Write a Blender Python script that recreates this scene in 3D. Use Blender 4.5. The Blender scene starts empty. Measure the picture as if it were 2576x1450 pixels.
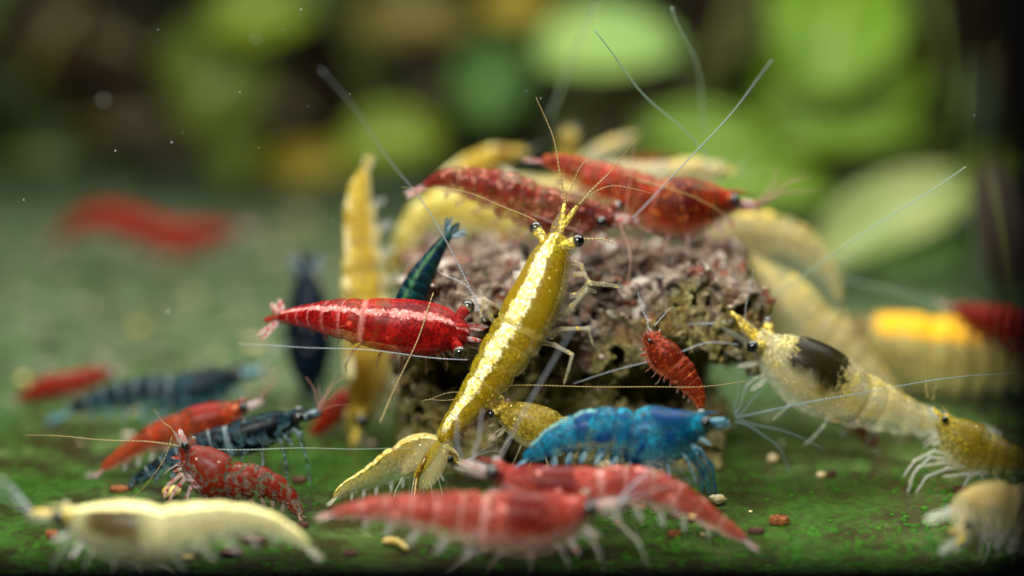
import bpy, bmesh, math, random
import numpy as np
from mathutils import Vector, Matrix, noise as mnoise
from mathutils.bvhtree import BVHTree

random.seed(7)
rnd = random.Random(11)
scene = bpy.context.scene
COL = scene.collection
# one Blender unit is one centimetre: the shrimp are about 2.5 units long
scene.unit_settings.system = 'METRIC'
scene.unit_settings.scale_length = 0.01

# ------------------------------------------------------------------ camera
PITCH = math.radians(11.03)
CAM = Vector((0.0, -22.0, 6.2))
LENS, SENSOR = 90.0, 36.0
PW, PH = 2576.0, 1450.0                     # the photograph, as measured
FPX = LENS / SENSOR * PW
FOCUS = 22.35
APERTURE = 1.08                             # diameter of the lens opening in cm
cam_data = bpy.data.cameras.new('camera')
cam_data.lens, cam_data.sensor_width = LENS, SENSOR
cam_data.clip_start, cam_data.clip_end = 0.5, 400.0
cam_data.dof.use_dof = True
cam_data.dof.focus_distance = FOCUS
cam_data.dof.aperture_fstop = LENS * 1e-3 / APERTURE
cam = bpy.data.objects.new('camera', cam_data)
COL.objects.link(cam)
cam.location = CAM
cam.rotation_euler = (math.pi / 2 - PITCH, 0, 0)
scene.camera = cam
FWD = Vector((0, math.cos(PITCH), -math.sin(PITCH)))
UPV = Vector((0, math.sin(PITCH), math.cos(PITCH)))
RGT = Vector((1, 0, 0))

def at(x, y, d):
    """the point of the place seen at (x, y) of the photograph, d cm away along the lens axis"""
    return CAM + d * (FWD + (x - PW / 2) / FPX * RGT - (y - PH / 2) / FPX * UPV)

def ground_depth(y, z=0.0):
    return (CAM.z - z) / (math.sin(PITCH) + (y - PH / 2) / FPX * math.cos(PITCH))

def on_floor(x, y, z=0.0):
    p = at(x, y, ground_depth(y, z))
    return p

# ------------------------------------------------------------------ world and lamps
world = bpy.data.worlds.new('World')
scene.world = world
world.use_nodes = True
bg = world.node_tree.nodes['Background']
bg.inputs['Color'].default_value = (0.60, 0.62, 0.55, 1)
bg.inputs['Strength'].default_value = 0.01

def area_lamp(name, loc, target, sx, sy, power, color):
    l = bpy.data.lights.new(name, 'AREA')
    l.shape, l.size, l.size_y = 'RECTANGLE', sx, sy
    l.energy, l.color = power, color
    o = bpy.data.objects.new(name, l)
    COL.objects.link(o)
    o.location = loc
    o.rotation_euler = (Vector(target) - Vector(loc)).to_track_quat('-Z', 'Y').to_euler()
    return o
area_lamp('aquarium_lamp', (0.5, 5.2, 17.0), (0.5, 5.4, 0), 28, 12, 7600, (0.98, 1.0, 0.95))
area_lamp('front_fill_lamp', (-5.0, -14.0, 12.0), (0, 0.5, 0.8), 5, 4, 3700, (1.0, 0.99, 0.96))  # added fill from the camera side, set low to brighten flanks and bellies

scene.render.engine = 'CYCLES'
scene.cycles.use_denoising = True
scene.cycles.max_bounces = 6
scene.cycles.use_adaptive_sampling = True
scene.cycles.adaptive_threshold = 0.03
scene.cycles.transparent_max_bounces = 16
scene.cycles.sample_clamp_indirect = 6.0
scene.cycles.caustics_reflective = False
scene.cycles.caustics_refractive = False
scene.view_settings.view_transform = 'Standard'
scene.view_settings.look = 'None'
scene.view_settings.exposure = 0.2
scene.view_settings.gamma = 1.0
scene.view_settings.use_curve_mapping = False

# ------------------------------------------------------------------ node helpers
def C(h):
    h = h.lstrip('#')
    v = [int(h[i:i + 2], 16) / 255 for i in (0, 2, 4)]
    return tuple((c / 12.92 if c <= 0.04045 else ((c + 0.055) / 1.055) ** 2.4) for c in v) + (1.0,)

class NT:
    def __init__(self, tree):
        self.t = tree
    def put(self, sock, v):
        if isinstance(v, bpy.types.NodeSocket):
            self.t.links.new(v, sock)
        elif v is not None:
            sock.default_value = v
    def node(self, typ, **props):
        n = self.t.nodes.new(typ)
        for k, v in props.items():
            setattr(n, k, v)
        return n
    def m(self, op, a, b=None, c=None, clamp=False):
        n = self.node('ShaderNodeMath', operation=op, use_clamp=clamp)
        for i, v in enumerate((a, b, c)):
            if v is not None:
                self.put(n.inputs[i], v)
        return n.outputs[0]
    def vm(self, op, a, b=None):
        n = self.node('ShaderNodeVectorMath', operation=op)
        self.put(n.inputs[0], a)
        if b is not None:
            self.put(n.inputs[1], b)
        return n.outputs['Value'] if op in ('LENGTH', 'DISTANCE', 'DOT_PRODUCT') else n.outputs[0]
    def step(self, v, lo, hi):
        n = self.node('ShaderNodeMapRange', interpolation_type='SMOOTHSTEP')
        self.put(n.inputs['Value'], v)
        n.inputs['From Min'].default_value, n.inputs['From Max'].default_value = min(lo, hi), max(lo, hi)
        return n.outputs[0] if hi >= lo else self.m('SUBTRACT', 1.0, n.outputs[0])
    def noise(self, vec, scale, detail=3.0, rough=0.55, dist=0.0):
        n = self.node('ShaderNodeTexNoise')
        if vec is not None:
            self.put(n.inputs['Vector'], vec)
        n.inputs['Scale'].default_value = scale
        n.inputs['Detail'].default_value = detail
        n.inputs['Roughness'].default_value = rough
        n.inputs['Distortion'].default_value = dist
        return n.outputs['Fac'] if 'Fac' in n.outputs else n.outputs[0]
    def voro(self, vec, scale, feature='F1', rand=1.0):
        n = self.node('ShaderNodeTexVoronoi', feature=feature)
        if vec is not None:
            self.put(n.inputs['Vector'], vec)
        n.inputs['Scale'].default_value = scale
        n.inputs['Randomness'].default_value = rand
        return n
    def mix(self, f, a, b):
        n = self.node('ShaderNodeMix', data_type='RGBA')
        self.put(n.inputs[0], f); self.put(n.inputs[6], a); self.put(n.inputs[7], b)
        return n.outputs[2]
    def attr(self, name):
        return self.node('ShaderNodeAttribute', attribute_name=name).outputs['Fac']

def new_mat(name):
    m = bpy.data.materials.new(name)
    m.use_nodes = True
    m.node_tree.nodes.clear()
    nt = NT(m.node_tree)
    out = nt.node('ShaderNodeOutputMaterial')
    return m, nt, out

def principled(nt, out, **kw):
    p = nt.node('ShaderNodeBsdfPrincipled')
    for k, v in kw.items():
        nt.put(p.inputs[k], v)
    nt.t.links.new(p.outputs[0], out.inputs['Surface'])
    return p

def bump(nt, h, strength=0.4, dist=0.02):
    b = nt.node('ShaderNodeBump')
    b.inputs['Strength'].default_value = strength
    b.inputs['Distance'].default_value = dist
    nt.put(b.inputs['Height'], h)
    return b.outputs[0]

# ------------------------------------------------------------------ mesh helpers
def mesh_object(name, verts, faces, mat, parent=None, loc=None, smooth=True, attrs=None):
    me = bpy.data.meshes.new(name)
    if loc is not None:
        L = Vector(loc)
        verts = [tuple(Vector(v) - L) for v in verts]
    me.from_pydata([tuple(v) for v in verts], [], faces)
    if smooth:
        me.polygons.foreach_set('use_smooth', [True] * len(me.polygons))
    for k, vals in (attrs or {}).items():
        a = me.attributes.new(k, 'FLOAT', 'POINT')
        a.data.foreach_set('value', vals)
    me.materials.append(mat)
    me.update()
    o = bpy.data.objects.new(name, me)
    COL.objects.link(o)
    if parent is not None:
        o.parent = parent
    elif loc is not None:
        o.location = L
    return o

def tag(o, label=None, category=None, group=None, kind=None):
    if label: o['label'] = label
    if category: o['category'] = category
    if group: o['group'] = group
    if kind: o['kind'] = kind
    return o

def root_empty(name, loc, label, category, group=None):
    e = bpy.data.objects.new(name, None)
    COL.objects.link(e)
    e.location = loc
    e.empty_display_size = 0.1
    return tag(e, label, category, group)

def LIN(n):
    return [i / (n - 1) for i in range(n)]

def catmull(P, n):
    """n samples of a Catmull-Rom curve through the rows of P, evenly spaced by the first three columns"""
    P = np.asarray(P, float)
    Q = np.vstack([2 * P[0] - P[1], P, 2 * P[-1] - P[-2]])
    out = []
    for i in range(1, len(Q) - 2):
        p0, p1, p2, p3 = Q[i - 1], Q[i], Q[i + 1], Q[i + 2]
        for t in np.linspace(0, 1, 24, endpoint=False):
            out.append(0.5 * (2 * p1 + (p2 - p0) * t + (2 * p0 - 5 * p1 + 4 * p2 - p3) * t * t + (3 * p1 - p0 - 3 * p2 + p3) * t ** 3))
    out.append(P[-1])
    out = np.array(out)
    s = np.concatenate([[0], np.cumsum(np.linalg.norm(np.diff(out[:, :3], axis=0), axis=1))])
    u = np.linspace(0, s[-1], n)
    return np.stack([np.interp(u, s, out[:, k]) for k in range(out.shape[1])], axis=1).tolist(), float(s[-1])

def tube(points, radii, seg=6):
    """verts, faces of a round tube through points"""
    pts = [Vector(p) for p in points]
    n = len(pts)
    if not hasattr(radii, '__len__'):
        radii = [radii] * n
    radii = [float(r) for r in radii]
    verts, faces = [], []
    t0 = (pts[1] - pts[0]).normalized()
    a = t0.orthogonal().normalized()
    for i, p in enumerate(pts):
        t = (pts[min(i + 1, n - 1)] - pts[max(i - 1, 0)])
        t = t.normalized() if t.length > 1e-9 else t0
        a = (a - t * a.dot(t))
        a = a.normalized() if a.length > 1e-6 else t.orthogonal().normalized()
        b = t.cross(a)
        for k in range(seg):
            th = 2 * math.pi * k / seg
            verts.append(p + radii[i] * (math.cos(th) * a + math.sin(th) * b))
    for i in range(n - 1):
        for k in range(seg):
            k2 = (k + 1) % seg
            faces.append((i * seg + k, i * seg + k2, (i + 1) * seg + k2, (i + 1) * seg + k))
    faces.append(tuple(range(seg))[::-1])
    faces.append(tuple((n - 1) * seg + k for k in range(seg)))
    return verts, faces

def jointed(points, r, taper=0.45, per=5):
    """a limb: straight segments with slightly swollen joints"""
    pts, rad = [], []
    m = len(points) - 1
    for i in range(m):
        a, b = Vector(points[i]), Vector(points[i + 1])
        for k in range(per):
            t = k / per
            pts.append(a.lerp(b, t))
            g = (i + t) / m
            rr = r * (1 - g * (1 - taper))
            rad.append(rr * (1.22 if (k == 0 and i > 0) else (0.92 if k == per // 2 else 1.0)))
    pts.append(Vector(points[-1])); rad.append(r * taper * 0.5)
    return tube(pts, rad, 7)

def blade(p0, axis, wide, length, width, thick, curl=0.0, shape=1.0, n=11, m=7):
    """verts, faces, (along, across) of a flat closed lens-shaped lobe from p0 along axis"""
    axis = Vector(axis).normalized()
    wide = Vector(wide); wide = (wide - axis * wide.dot(axis)).normalized()
    nor = axis.cross(wide)
    verts, al, ac = [], [], []
    for i in range(n):
        t = i / (n - 1)
        w = width * (math.sin(math.pi * min(1, max(0, t ** shape * 0.97 + 0.03))) ** 0.62) * 0.5
        c = p0 + axis * (length * t) + nor * (curl * length * t * t)
        th = thick * (1 - 0.75 * t)
        for side in (1, -1):
            for k in range(m):
                s = -1 + 2 * k / (m - 1)
                q = c + wide * (w * s) + nor * (side * th * 0.5 * (1 - s * s)) + nor * (0.10 * w * s * s)
                verts.append(q); al.append(t); ac.append(abs(s))
    faces = []
    R = 2 * m
    for i in range(n - 1):
        a, b = i * R, (i + 1) * R
        for k in range(m - 1):
            faces.append((a + k, a + k + 1, b + k + 1, b + k))
            faces.append((a + m + k + 1, a + m + k, b + m + k, b + m + k + 1))
        faces.append((a + m - 1, a + R - 1, b + R - 1, b + m - 1))
        faces.append((a + m, a, b, b + m))
    e = (n - 1) * R
    for k in range(m - 1):
        faces.append((k + 1, k, m + k, m + k + 1))
        faces.append((e + k, e + k + 1, e + m + k + 1, e + m + k))
    return verts, faces, al, ac

def ball(center, r, axis=(0, 0, 1), squash=1.0, nu=18, nv=12):
    axis = Vector(axis).normalized()
    a = axis.orthogonal().normalized(); b = axis.cross(a)
    verts, pol = [], []
    for i in range(nv + 1):
        ph = math.pi * i / nv
        for k in range(nu):
            th = 2 * math.pi * k / nu
            verts.append(Vector(center) + r * (axis * math.cos(ph) * squash + math.sin(ph) * (math.cos(th) * a + math.sin(th) * b)))
            pol.append(math.cos(ph))
    faces = []
    for i in range(nv):
        for k in range(nu):
            k2 = (k + 1) % nu
            faces.append((i * nu + k, (i + 1) * nu + k, (i + 1) * nu + k2, i * nu + k2))
    return verts, faces, pol

# ------------------------------------------------------------------ materials: setting
def mat_floor():
    m, nt, out = new_mat('algae_floor')
    P = nt.node('ShaderNodeNewGeometry').outputs['Position']
    n1 = nt.noise(P, 0.55, 5, 0.6)
    n2 = nt.noise(P, 2.2, 5, 0.65)
    n3 = nt.noise(P, 26, 3, 0.7)
    base = nt.mix(nt.step(n1, 0.36, 0.62), C('#2e2a14'), C('#2e3818'))
    base = nt.mix(nt.step(n2, 0.42, 0.64), base, C('#44602a'))
    base = nt.mix(nt.m('MULTIPLY', nt.step(n2, 0.60, 0.72), 0.8), base, C('#8a8860'))
    base = nt.mix(nt.m('MULTIPLY', nt.step(nt.m('ADD', n1, nt.m('MULTIPLY', n3, 0.12)), 0.55, 0.68), 0.7), base, C('#2c5810'))
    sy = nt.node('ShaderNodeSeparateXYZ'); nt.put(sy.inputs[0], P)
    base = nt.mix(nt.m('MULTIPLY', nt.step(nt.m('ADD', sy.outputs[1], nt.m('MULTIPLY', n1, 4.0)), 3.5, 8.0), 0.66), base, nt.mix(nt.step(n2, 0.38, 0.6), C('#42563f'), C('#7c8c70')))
    n4 = nt.noise(P, 9, 5, 0.75)
    base = nt.mix(nt.m('MULTIPLY', nt.step(n4, 0.46, 0.60), 0.7), base, C('#24280f'))
    base = nt.mix(nt.m('MULTIPLY', nt.step(n3, 0.5, 0.7), 0.35), base, C('#171c0b'))
    principled(nt, out, **{'Base Color': base, 'Roughness': nt.m('ADD', nt.m('MULTIPLY', n2, 0.3), 0.14), 'Specular IOR Level': 0.38,
                           'Normal': bump(nt, nt.m('ADD', n3, nt.m('MULTIPLY', n2, 0.6)), 0.25, 0.03)})
    return m

def mat_algae():
    m, nt, out = new_mat('algae_tuft')
    P = nt.node('ShaderNodeNewGeometry').outputs['Position']
    c = nt.mix(nt.step(nt.noise(P, 3, 3), 0.35, 0.65), C('#2a5a0e'), C('#3e7014'))
    c = nt.mix(nt.step(nt.noise(P, 40, 2), 0.45, 0.7), c, C('#204a0a'))
    principled(nt, out, **{'Base Color': c, 'Roughness': 0.6, 'Specular IOR Level': 0.1})
    return m

def mat_rock():
    m, nt, out = new_mat('porous_stone')
    g = nt.node('ShaderNodeNewGeometry')
    P = g.outputs['Position']
    sep = nt.node('ShaderNodeSeparateXYZ'); nt.put(sep.inputs[0], P)
    nsep = nt.node('ShaderNodeSeparateXYZ'); nt.put(nsep.inputs[0], g.outputs['Normal'])
    n1 = nt.noise(P, 2.3, 5, 0.6)
    n2 = nt.noise(P, 8, 5, 0.7)
    n3 = nt.noise(P, 22, 4, 0.7)
    wn = nt.node('ShaderNodeTexNoise'); nt.put(wn.inputs['Vector'], P); wn.inputs['Scale'].default_value = 9; wn.inputs['Detail'].default_value = 4
    sc = nt.node('ShaderNodeVectorMath', operation='SCALE'); nt.put(sc.inputs[0], wn.outputs['Color']); sc.inputs['Scale'].default_value = 0.22
    v = nt.voro(nt.vm('ADD', P, sc.outputs[0]), 7.0)
    vc = nt.node('ShaderNodeSeparateColor'); nt.put(vc.inputs[0], v.outputs['Color'])
    base = nt.mix(nt.step(n2, 0.34, 0.62), C('#483a2e'), C('#8e7c6a'))
    base = nt.mix(nt.step(n3, 0.50, 0.68), base, C('#a8967f'))
    base = nt.mix(nt.m('MULTIPLY', nt.step(vc.outputs[0], 0.86, 0.91), 0.85), base, C('#d2c6b6'))
    base = nt.mix(nt.m('MULTIPLY', nt.step(vc.outputs[1], 0.80, 0.86), 0.8), base, C('#7c3d24'))
    base = nt.mix(nt.m('MULTIPLY', nt.step(vc.outputs[2], 0.72, 0.80), 0.75), base, C('#3a2a22'))
    # olive film of algae on the lower and side faces
    film = nt.m('ADD', nt.m('MULTIPLY', sep.outputs[2], -0.55), nt.m('MULTIPLY', n1, 1.6))
    film = nt.m('ADD', film, nt.m('MULTIPLY', sep.outputs[0], 0.10))
    base = nt.mix(nt.m('MULTIPLY', nt.step(film, -0.02, 0.30), 0.70), base, nt.mix(nt.step(n3, 0.35, 0.65), C('#3c3a10'), C('#9a9244')))
    h = nt.m('ADD', nt.m('MULTIPLY', n2, 0.5), nt.m('MULTIPLY', n3, 0.8))
    principled(nt, out, **{'Base Color': base, 'Roughness': 0.6, 'Specular IOR Level': 0.2, 'Normal': bump(nt, h, 0.8, 0.05)})
    return m

def mat_plain(name, c1, c2=None, rough=0.6, scale=8, bumps=0.3, spec=0.4):
    m, nt, out = new_mat(name)
    P = nt.node('ShaderNodeTexCoord').outputs['Object']
    n = nt.noise(P, scale, 5, 0.65)
    principled(nt, out, **{'Base Color': nt.mix(nt.step(n, 0.35, 0.65), c1, c2 or c1), 'Roughness': rough, 'Specular IOR Level': spec,
                           'Normal': bump(nt, n, bumps, 0.03)})
    return m

def mat_leaf(name, c1, c2):
    m, nt, out = new_mat(name)
    P = nt.node('ShaderNodeTexCoord').outputs['Object']
    n = nt.noise(P, 1.6, 4)
    c = nt.mix(nt.step(n, 0.35, 0.65), c1, c2)
    c = nt.mix(nt.m('MULTIPLY', nt.step(nt.attr('across'), 0.10, 0.02), 0.5), c, C('#b8c96a'))
    p = nt.node('ShaderNodeBsdfPrincipled')
    nt.put(p.inputs['Base Color'], c); p.inputs['Roughness'].default_value = 0.42; p.inputs['Specular IOR Level'].default_value = 0.2
    tr = nt.node('ShaderNodeBsdfTranslucent'); nt.put(tr.inputs['Color'], c)
    ms = nt.node('ShaderNodeMixShader'); ms.inputs[0].default_value = 0.4
    nt.t.links.new(p.outputs[0], ms.inputs[1]); nt.t.links.new(tr.outputs[0], ms.inputs[2])
    nt.t.links.new(ms.outputs[0], out.inputs['Surface'])
    return m

# ------------------------------------------------------------------ materials: shrimp
FLESH = {}
def mat_shell(name, c1, c2, spot=None, spot_thr=0.55, spot_scale=22, belly=None, belly_at=-0.35, stripe=None, stripe_w=0.93,
              stripe_rng=(-0.05, 1.0), saddle=None, saddle_at=(0.20, 0.16), saddle_d=0.1, seam=None, seam_amt=0.5, trans=0.25, specks=None,
              sss=0.4, gaps=True, saddle_amt=0.85, freckle=0.0, grain=0.75, ragged=0.75, broken=0.0, solid=0.6, cover=0.86, core=0.35, organ='#4a2c10', muscle=None):
    m, nt, out = new_mat(name)
    P = nt.node('ShaderNodeTexCoord').outputs['Object']
    al, do, se = nt.attr('along'), nt.attr('dorsal'), nt.attr('seam')
    n1 = nt.noise(P, 5.0, 4, 0.6)
    n2 = nt.noise(P, spot_scale, 4, 0.62)
    n3 = nt.noise(P, 48, 2, 0.6)
    col = nt.mix(nt.step(n1, 0.36, 0.64), C(c1), C(c2))
    dk = nt.node('ShaderNodeMix', data_type='RGBA', blend_type='MULTIPLY')
    pig = nt.step(nt.m('ADD', nt.noise(P, 30, 4, 0.72), nt.m('MULTIPLY', nt.m('SUBTRACT', n1, 0.5), 0.5)), 0.46, 0.60)
    nt.put(dk.inputs[0], nt.m('MULTIPLY', nt.m('SUBTRACT', 1.0, pig), grain)); nt.put(dk.inputs[6], col); dk.inputs[7].default_value = (0.42, 0.36, 0.30, 1)
    col = dk.outputs[2]
    bel = nt.step(nt.m('ADD', nt.m('MULTIPLY', do, -1.0), nt.m('MULTIPLY', nt.m('SUBTRACT', n1, 0.5), 0.9)), -belly_at - 0.25, -belly_at + 0.35)
    if belly:
        col = nt.mix(nt.m('MULTIPLY', bel, 0.9), col, C(belly))
    if saddle:
        d = nt.m('DIVIDE', nt.m('SUBTRACT', al, saddle_at[0]), saddle_at[1])
        d = nt.m('SUBTRACT', 1.0, nt.m('MULTIPLY', d, d))
        d = nt.m('ADD', d, nt.m('MULTIPLY', nt.m('SUBTRACT', n2, 0.5), 1.8))
        d = nt.m('MULTIPLY', nt.step(d, 0.0, 0.7), nt.step(nt.m('ADD', do, nt.m('MULTIPLY', nt.m('SUBTRACT', n1, 0.5), 0.8)), saddle_d - 0.3, saddle_d + 0.35))
        col = nt.mix(nt.m('MULTIPLY', d, saddle_amt), col, C(saddle))
    sdf = d if saddle else None
    spf = None
    if spot:
        spf = nt.step(n2, spot_thr, spot_thr + 0.06)
        col = nt.mix(spf, col, C(spot))
    if freckle:
        col = nt.mix(nt.m('MULTIPLY', nt.step(n3, 0.5, 0.62), freckle), col, C('#2a1a08'))
    if seam:
        col = nt.mix(nt.m('MULTIPLY', se, seam_amt), col, C(seam))
    stf = None
    if stripe:
        w = nt.m('ADD', nt.m('ARCCOSINE', nt.m('MINIMUM', do, 1.0)), nt.m('MULTIPLY', nt.m('SUBTRACT', nt.noise(P, 13, 6, 0.8), 0.5), ragged))
        sa = math.acos(stripe_w)
        stf = nt.step(w, sa + 0.045, sa - 0.045)
        stf = nt.m('MULTIPLY', stf, nt.m('MULTIPLY', nt.step(al, stripe_rng[0], stripe_rng[0] + 0.03), nt.step(al, stripe_rng[1], stripe_rng[1] - 0.05)))
        if broken:
            stf = nt.m('MULTIPLY', stf, nt.step(nt.noise(P, 3.5, 4, 0.7), 0.53 - 0.1 * (1 - broken), 0.60))
        if gaps:
            stf = nt.m('MULTIPLY', stf, nt.m('SUBTRACT', 1.0, nt.m('MULTIPLY', nt.step(se, 0.6, 1.0), 0.6)))
        stf = nt.m('MULTIPLY', stf, nt.step(n3, 0.28, 0.42))
        sc = nt.mix(nt.step(nt.noise(P, 30, 3, 0.7), 0.42, 0.62), C(stripe[1]), C(stripe[0]))
        col = nt.mix(stf, col, sc)
    skf = None
    if specks:
        v = nt.voro(P, 17.0)
        skf = nt.step(v.outputs['Distance'], 0.20, 0.12)
        skf = nt.m('MULTIPLY', skf, nt.step(nt.noise(P, 4, 2), 0.50, 0.60))
        col = nt.mix(skf, col, C(specks))
    alpha = nt.m('ADD', nt.m('MULTIPLY', pig, cover - solid), solid)
    alpha = nt.m('MULTIPLY', alpha, nt.m('SUBTRACT', 1.0, nt.m('MULTIPLY', nt.m('ADD', nt.m('MULTIPLY', bel, 0.85), 0.15), trans)))
    for f in (stf, skf, spf, nt.m('MULTIPLY', sdf, 0.96) if sdf is not None else None, nt.m('MULTIPLY', se, 0.7) if seam else None):
        if f is not None:
            alpha = nt.m('MAXIMUM', alpha, f)
    h = nt.m('ADD', nt.m('MULTIPLY', n2, 0.5), nt.m('MULTIPLY', n3, 0.35))
    if stf is not None:
        h = nt.m('ADD', h, nt.m('MULTIPLY', stf, 0.8))
    principled(nt, out, **{'Base Color': col, 'Roughness': nt.m('ADD', nt.m('MULTIPLY', n1, 0.25), 0.28), 'Specular IOR Level': 0.13,
                           'Subsurface Weight': sss, 'Subsurface Radius': (0.12, 0.08, 0.04), 'Subsurface Scale': 1.0,
                           'Coat Weight': 0.025, 'Coat Roughness': 0.1, 'Alpha': alpha,
                           'Normal': bump(nt, h, 0.38, 0.02)})
    fmat, ft, fo = new_mat(name.replace('shell', 'flesh'))
    FP = ft.node('ShaderNodeTexCoord').outputs['Object']
    fn = ft.noise(FP, 7, 4, 0.65)
    fc = ft.mix(ft.step(fn, 0.35, 0.65), C(muscle or belly or c2), C(c1))
    fc = ft.mix(ft.m('MULTIPLY', ft.step(ft.m('ADD', ft.attr('along'), ft.m('MULTIPLY', ft.m('SUBTRACT', fn, 0.5), 0.25)), 0.40, 0.30), 0.75), fc, C(organ))
    fp = ft.node('ShaderNodeBsdfPrincipled')
    ft.put(fp.inputs['Base Color'], fc); fp.inputs['Roughness'].default_value = 0.5; fp.inputs['Specular IOR Level'].default_value = 0.1
    tl = ft.node('ShaderNodeBsdfTranslucent'); ft.put(tl.inputs['Color'], fc)
    m1 = ft.node('ShaderNodeMixShader'); m1.inputs[0].default_value = 0.5
    ft.t.links.new(fp.outputs[0], m1.inputs[1]); ft.t.links.new(tl.outputs[0], m1.inputs[2])
    cl = ft.node('ShaderNodeBsdfTransparent')
    m2 = ft.node('ShaderNodeMixShader')
    ft.put(m2.inputs[0], ft.m('ADD', ft.m('MULTIPLY', ft.step(fn, 0.35, 0.6), 0.35), core))
    ft.t.links.new(cl.outputs[0], m2.inputs[1]); ft.t.links.new(m1.outputs[0], m2.inputs[2])
    ft.t.links.new(m2.outputs[0], fo.inputs['Surface'])
    FLESH[m.name] = fmat
    return m

def mat_limb(name, clear, patch, amount=0.5, alpha=0.42, dens=24):
    """glassy limb with opaque patches of pigment"""
    m, nt, out = new_mat(name)
    P = nt.node('ShaderNodeTexCoord').outputs['Object']
    n = nt.noise(P, dens, 3, 0.65)
    f = nt.step(n, 0.72 - 0.4 * amount, 0.78 - 0.4 * amount)
    principled(nt, out, **{'Base Color': nt.mix(f, C(clear), C(patch)), 'Roughness': 0.25, 'Specular IOR Level': 0.6,
                           'Alpha': nt.m('ADD', nt.m('MULTIPLY', f, 0.92 - alpha), alpha), 'Normal': bump(nt, n, 0.3, 0.01)})
    return m

def mat_feeler(name, c1, c2, alpha=0.8):
    m, nt, out = new_mat(name)
    al = nt.attr('along')
    w = nt.m('SINE', nt.m('MULTIPLY', al, 420.0))
    principled(nt, out, **{'Base Color': nt.mix(nt.step(w, -0.3, 0.3), C(c1), C(c2)), 'Roughness': 0.35, 'Alpha': alpha})
    return m

def mat_eye():
    m, nt, out = new_mat('eye_lens')
    a = nt.attr('polar')
    c = nt.mix(nt.step(a, -0.1, 0.6), C('#3a362a'), C('#050609'))
    c = nt.mix(nt.step(a, -0.1, -0.7), c, C('#8a8164'))
    principled(nt, out, **{'Base Color': c, 'Roughness': 0.12, 'Coat Weight': 0.6, 'Coat Roughness': 0.03})
    return m

M = {}
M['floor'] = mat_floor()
M['algae'] = mat_algae()
M['rock'] = mat_rock()
M['eye'] = mat_eye()
M['black'] = mat_plain('black_rail', (0.0006, 0.0006, 0.0008, 1), (0.001, 0.001, 0.0012, 1), 0.8, 3, 0.02, 0.0)
M['back'] = mat_plain('back_wall', C('#0e1006'), C('#20160a'), 0.8, 0.35, 0.1, 0.1)
M['pellet'] = mat_plain('food_pellet', C('#6b3414'), C('#9a5a2a'), 0.75, 18, 0.6)
M['crumb_dark'] = mat_plain('dark_crumb', C('#3a1c14'), C('#55301e'), 0.75, 18, 0.6)
M['crumb_pale'] = mat_plain('pale_crumb', C('#e0d2ae'), C('#c4a468'), 0.6, 14, 0.5)
M['crumb_gold'] = mat_plain('gold_crumb', C('#c2a04a'), C('#e0c878'), 0.6, 14, 0.5)
M['grit'] = mat_plain('grit', C('#e2d6c2'), C('#8a6a4c'), 0.6, 3.5, 0.4)
M['grit_red'] = mat_plain('grit_red', C('#6e2c18'), C('#3c2018'), 0.6, 5, 0.4)
M['speck'] = mat_plain('speck', C('#dfe6e0'), C('#f2f4ee'), 0.5, 20, 0.1)

M['feel_white'] = mat_feeler('feeler_white', '#d4d8da', '#a0a8b0', 0.6)
M['feel_gold'] = mat_feeler('feeler_gold', '#c8b070', '#8a7440', 0.8)
M['feel_green'] = mat_feeler('feeler_green', '#c8dcc4', '#8fb0a0', 0.45)
M['feel_red'] = mat_feeler('feeler_red', '#d8b0a0', '#9a4a38', 0.8)
M['feel_blue'] = mat_feeler('feeler_blue', '#b0c4cc', '#6a90a0', 0.45)

M['limb_yellow'] = mat_limb('limb_yellow', '#cfc8a4', '#dcb92c', 0.33, 0.25)
M['limb_pale'] = mat_limb('limb_pale', '#d0d2c2', '#e2d8a0', 0.3, 0.36)
M['limb_red'] = mat_limb('limb_red', '#d0b8b0', '#a83020', 0.5, 0.42)
M['limb_pink'] = mat_limb('limb_pink', '#d0c0ba', '#b84a40', 0.3, 0.24, 14)
M['limb_blue'] = mat_limb('limb_blue', '#8fb8c0', '#1b5f7a', 0.6, 0.5)
M['limb_navy'] = mat_limb('limb_navy', '#8fa8b0', '#10222e', 0.65, 0.55)
M['swim_clear'] = mat_limb('swimmeret_clear', '#c8c8bc', '#d8d4c0', 0.15, 0.2)
M['swim_red'] = mat_limb('swimmeret_red', '#b89088', '#8c2418', 0.4, 0.22, 16)
M['limb_brown'] = mat_limb('limb_brown', '#a07818', '#5c3c08', 0.6, 0.8)
M['limb_fan'] = mat_limb('limb_fan', '#c8bc80', '#e8cc48', 0.22, 0.14)
M['limb_teal'] = mat_limb('limb_teal', '#2a6a70', '#0d3a48', 0.7, 0.7)
M['limb_gold'] = mat_limb('limb_gold', '#b09a50', '#f0d24a', 0.62, 0.5, 30)

M['hero'] = mat_shell('shell_golden_stripe', '#bc9c0e', '#b09a1a', belly='#c2b478', belly_at=0.0, stripe=('#fffae0', '#f4dc60'), stripe_w=0.94, seam='#d8c668', seam_amt=0.4, trans=0.3, specks='#f4e27a', sss=0.22, saddle='#6e5606', saddle_at=(0.24, 0.22), saddle_d=0.35, saddle_amt=0.6, ragged=0.9, grain=0.35, solid=0.42, organ='#5a4a06', muscle='#a8963c', cover=0.72, core=0.5)
M['yellow'] = mat_shell('shell_yellow', '#d8c030', '#e0d070', belly='#e2d9a8', belly_at=-0.15, stripe=('#fdf6cc', '#f0e080'), stripe_w=0.9,
                        seam='#c8a82c', seam_amt=0.7, trans=0.3, specks='#f6e88a', sss=0.0, solid=0.32, organ='#8a6a08', muscle='#d8cc98', grain=0.3, cover=0.8, spot='#c89c14', spot_thr=0.62, spot_scale=6, core=0.25, ragged=1.4, broken=0.8)
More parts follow.
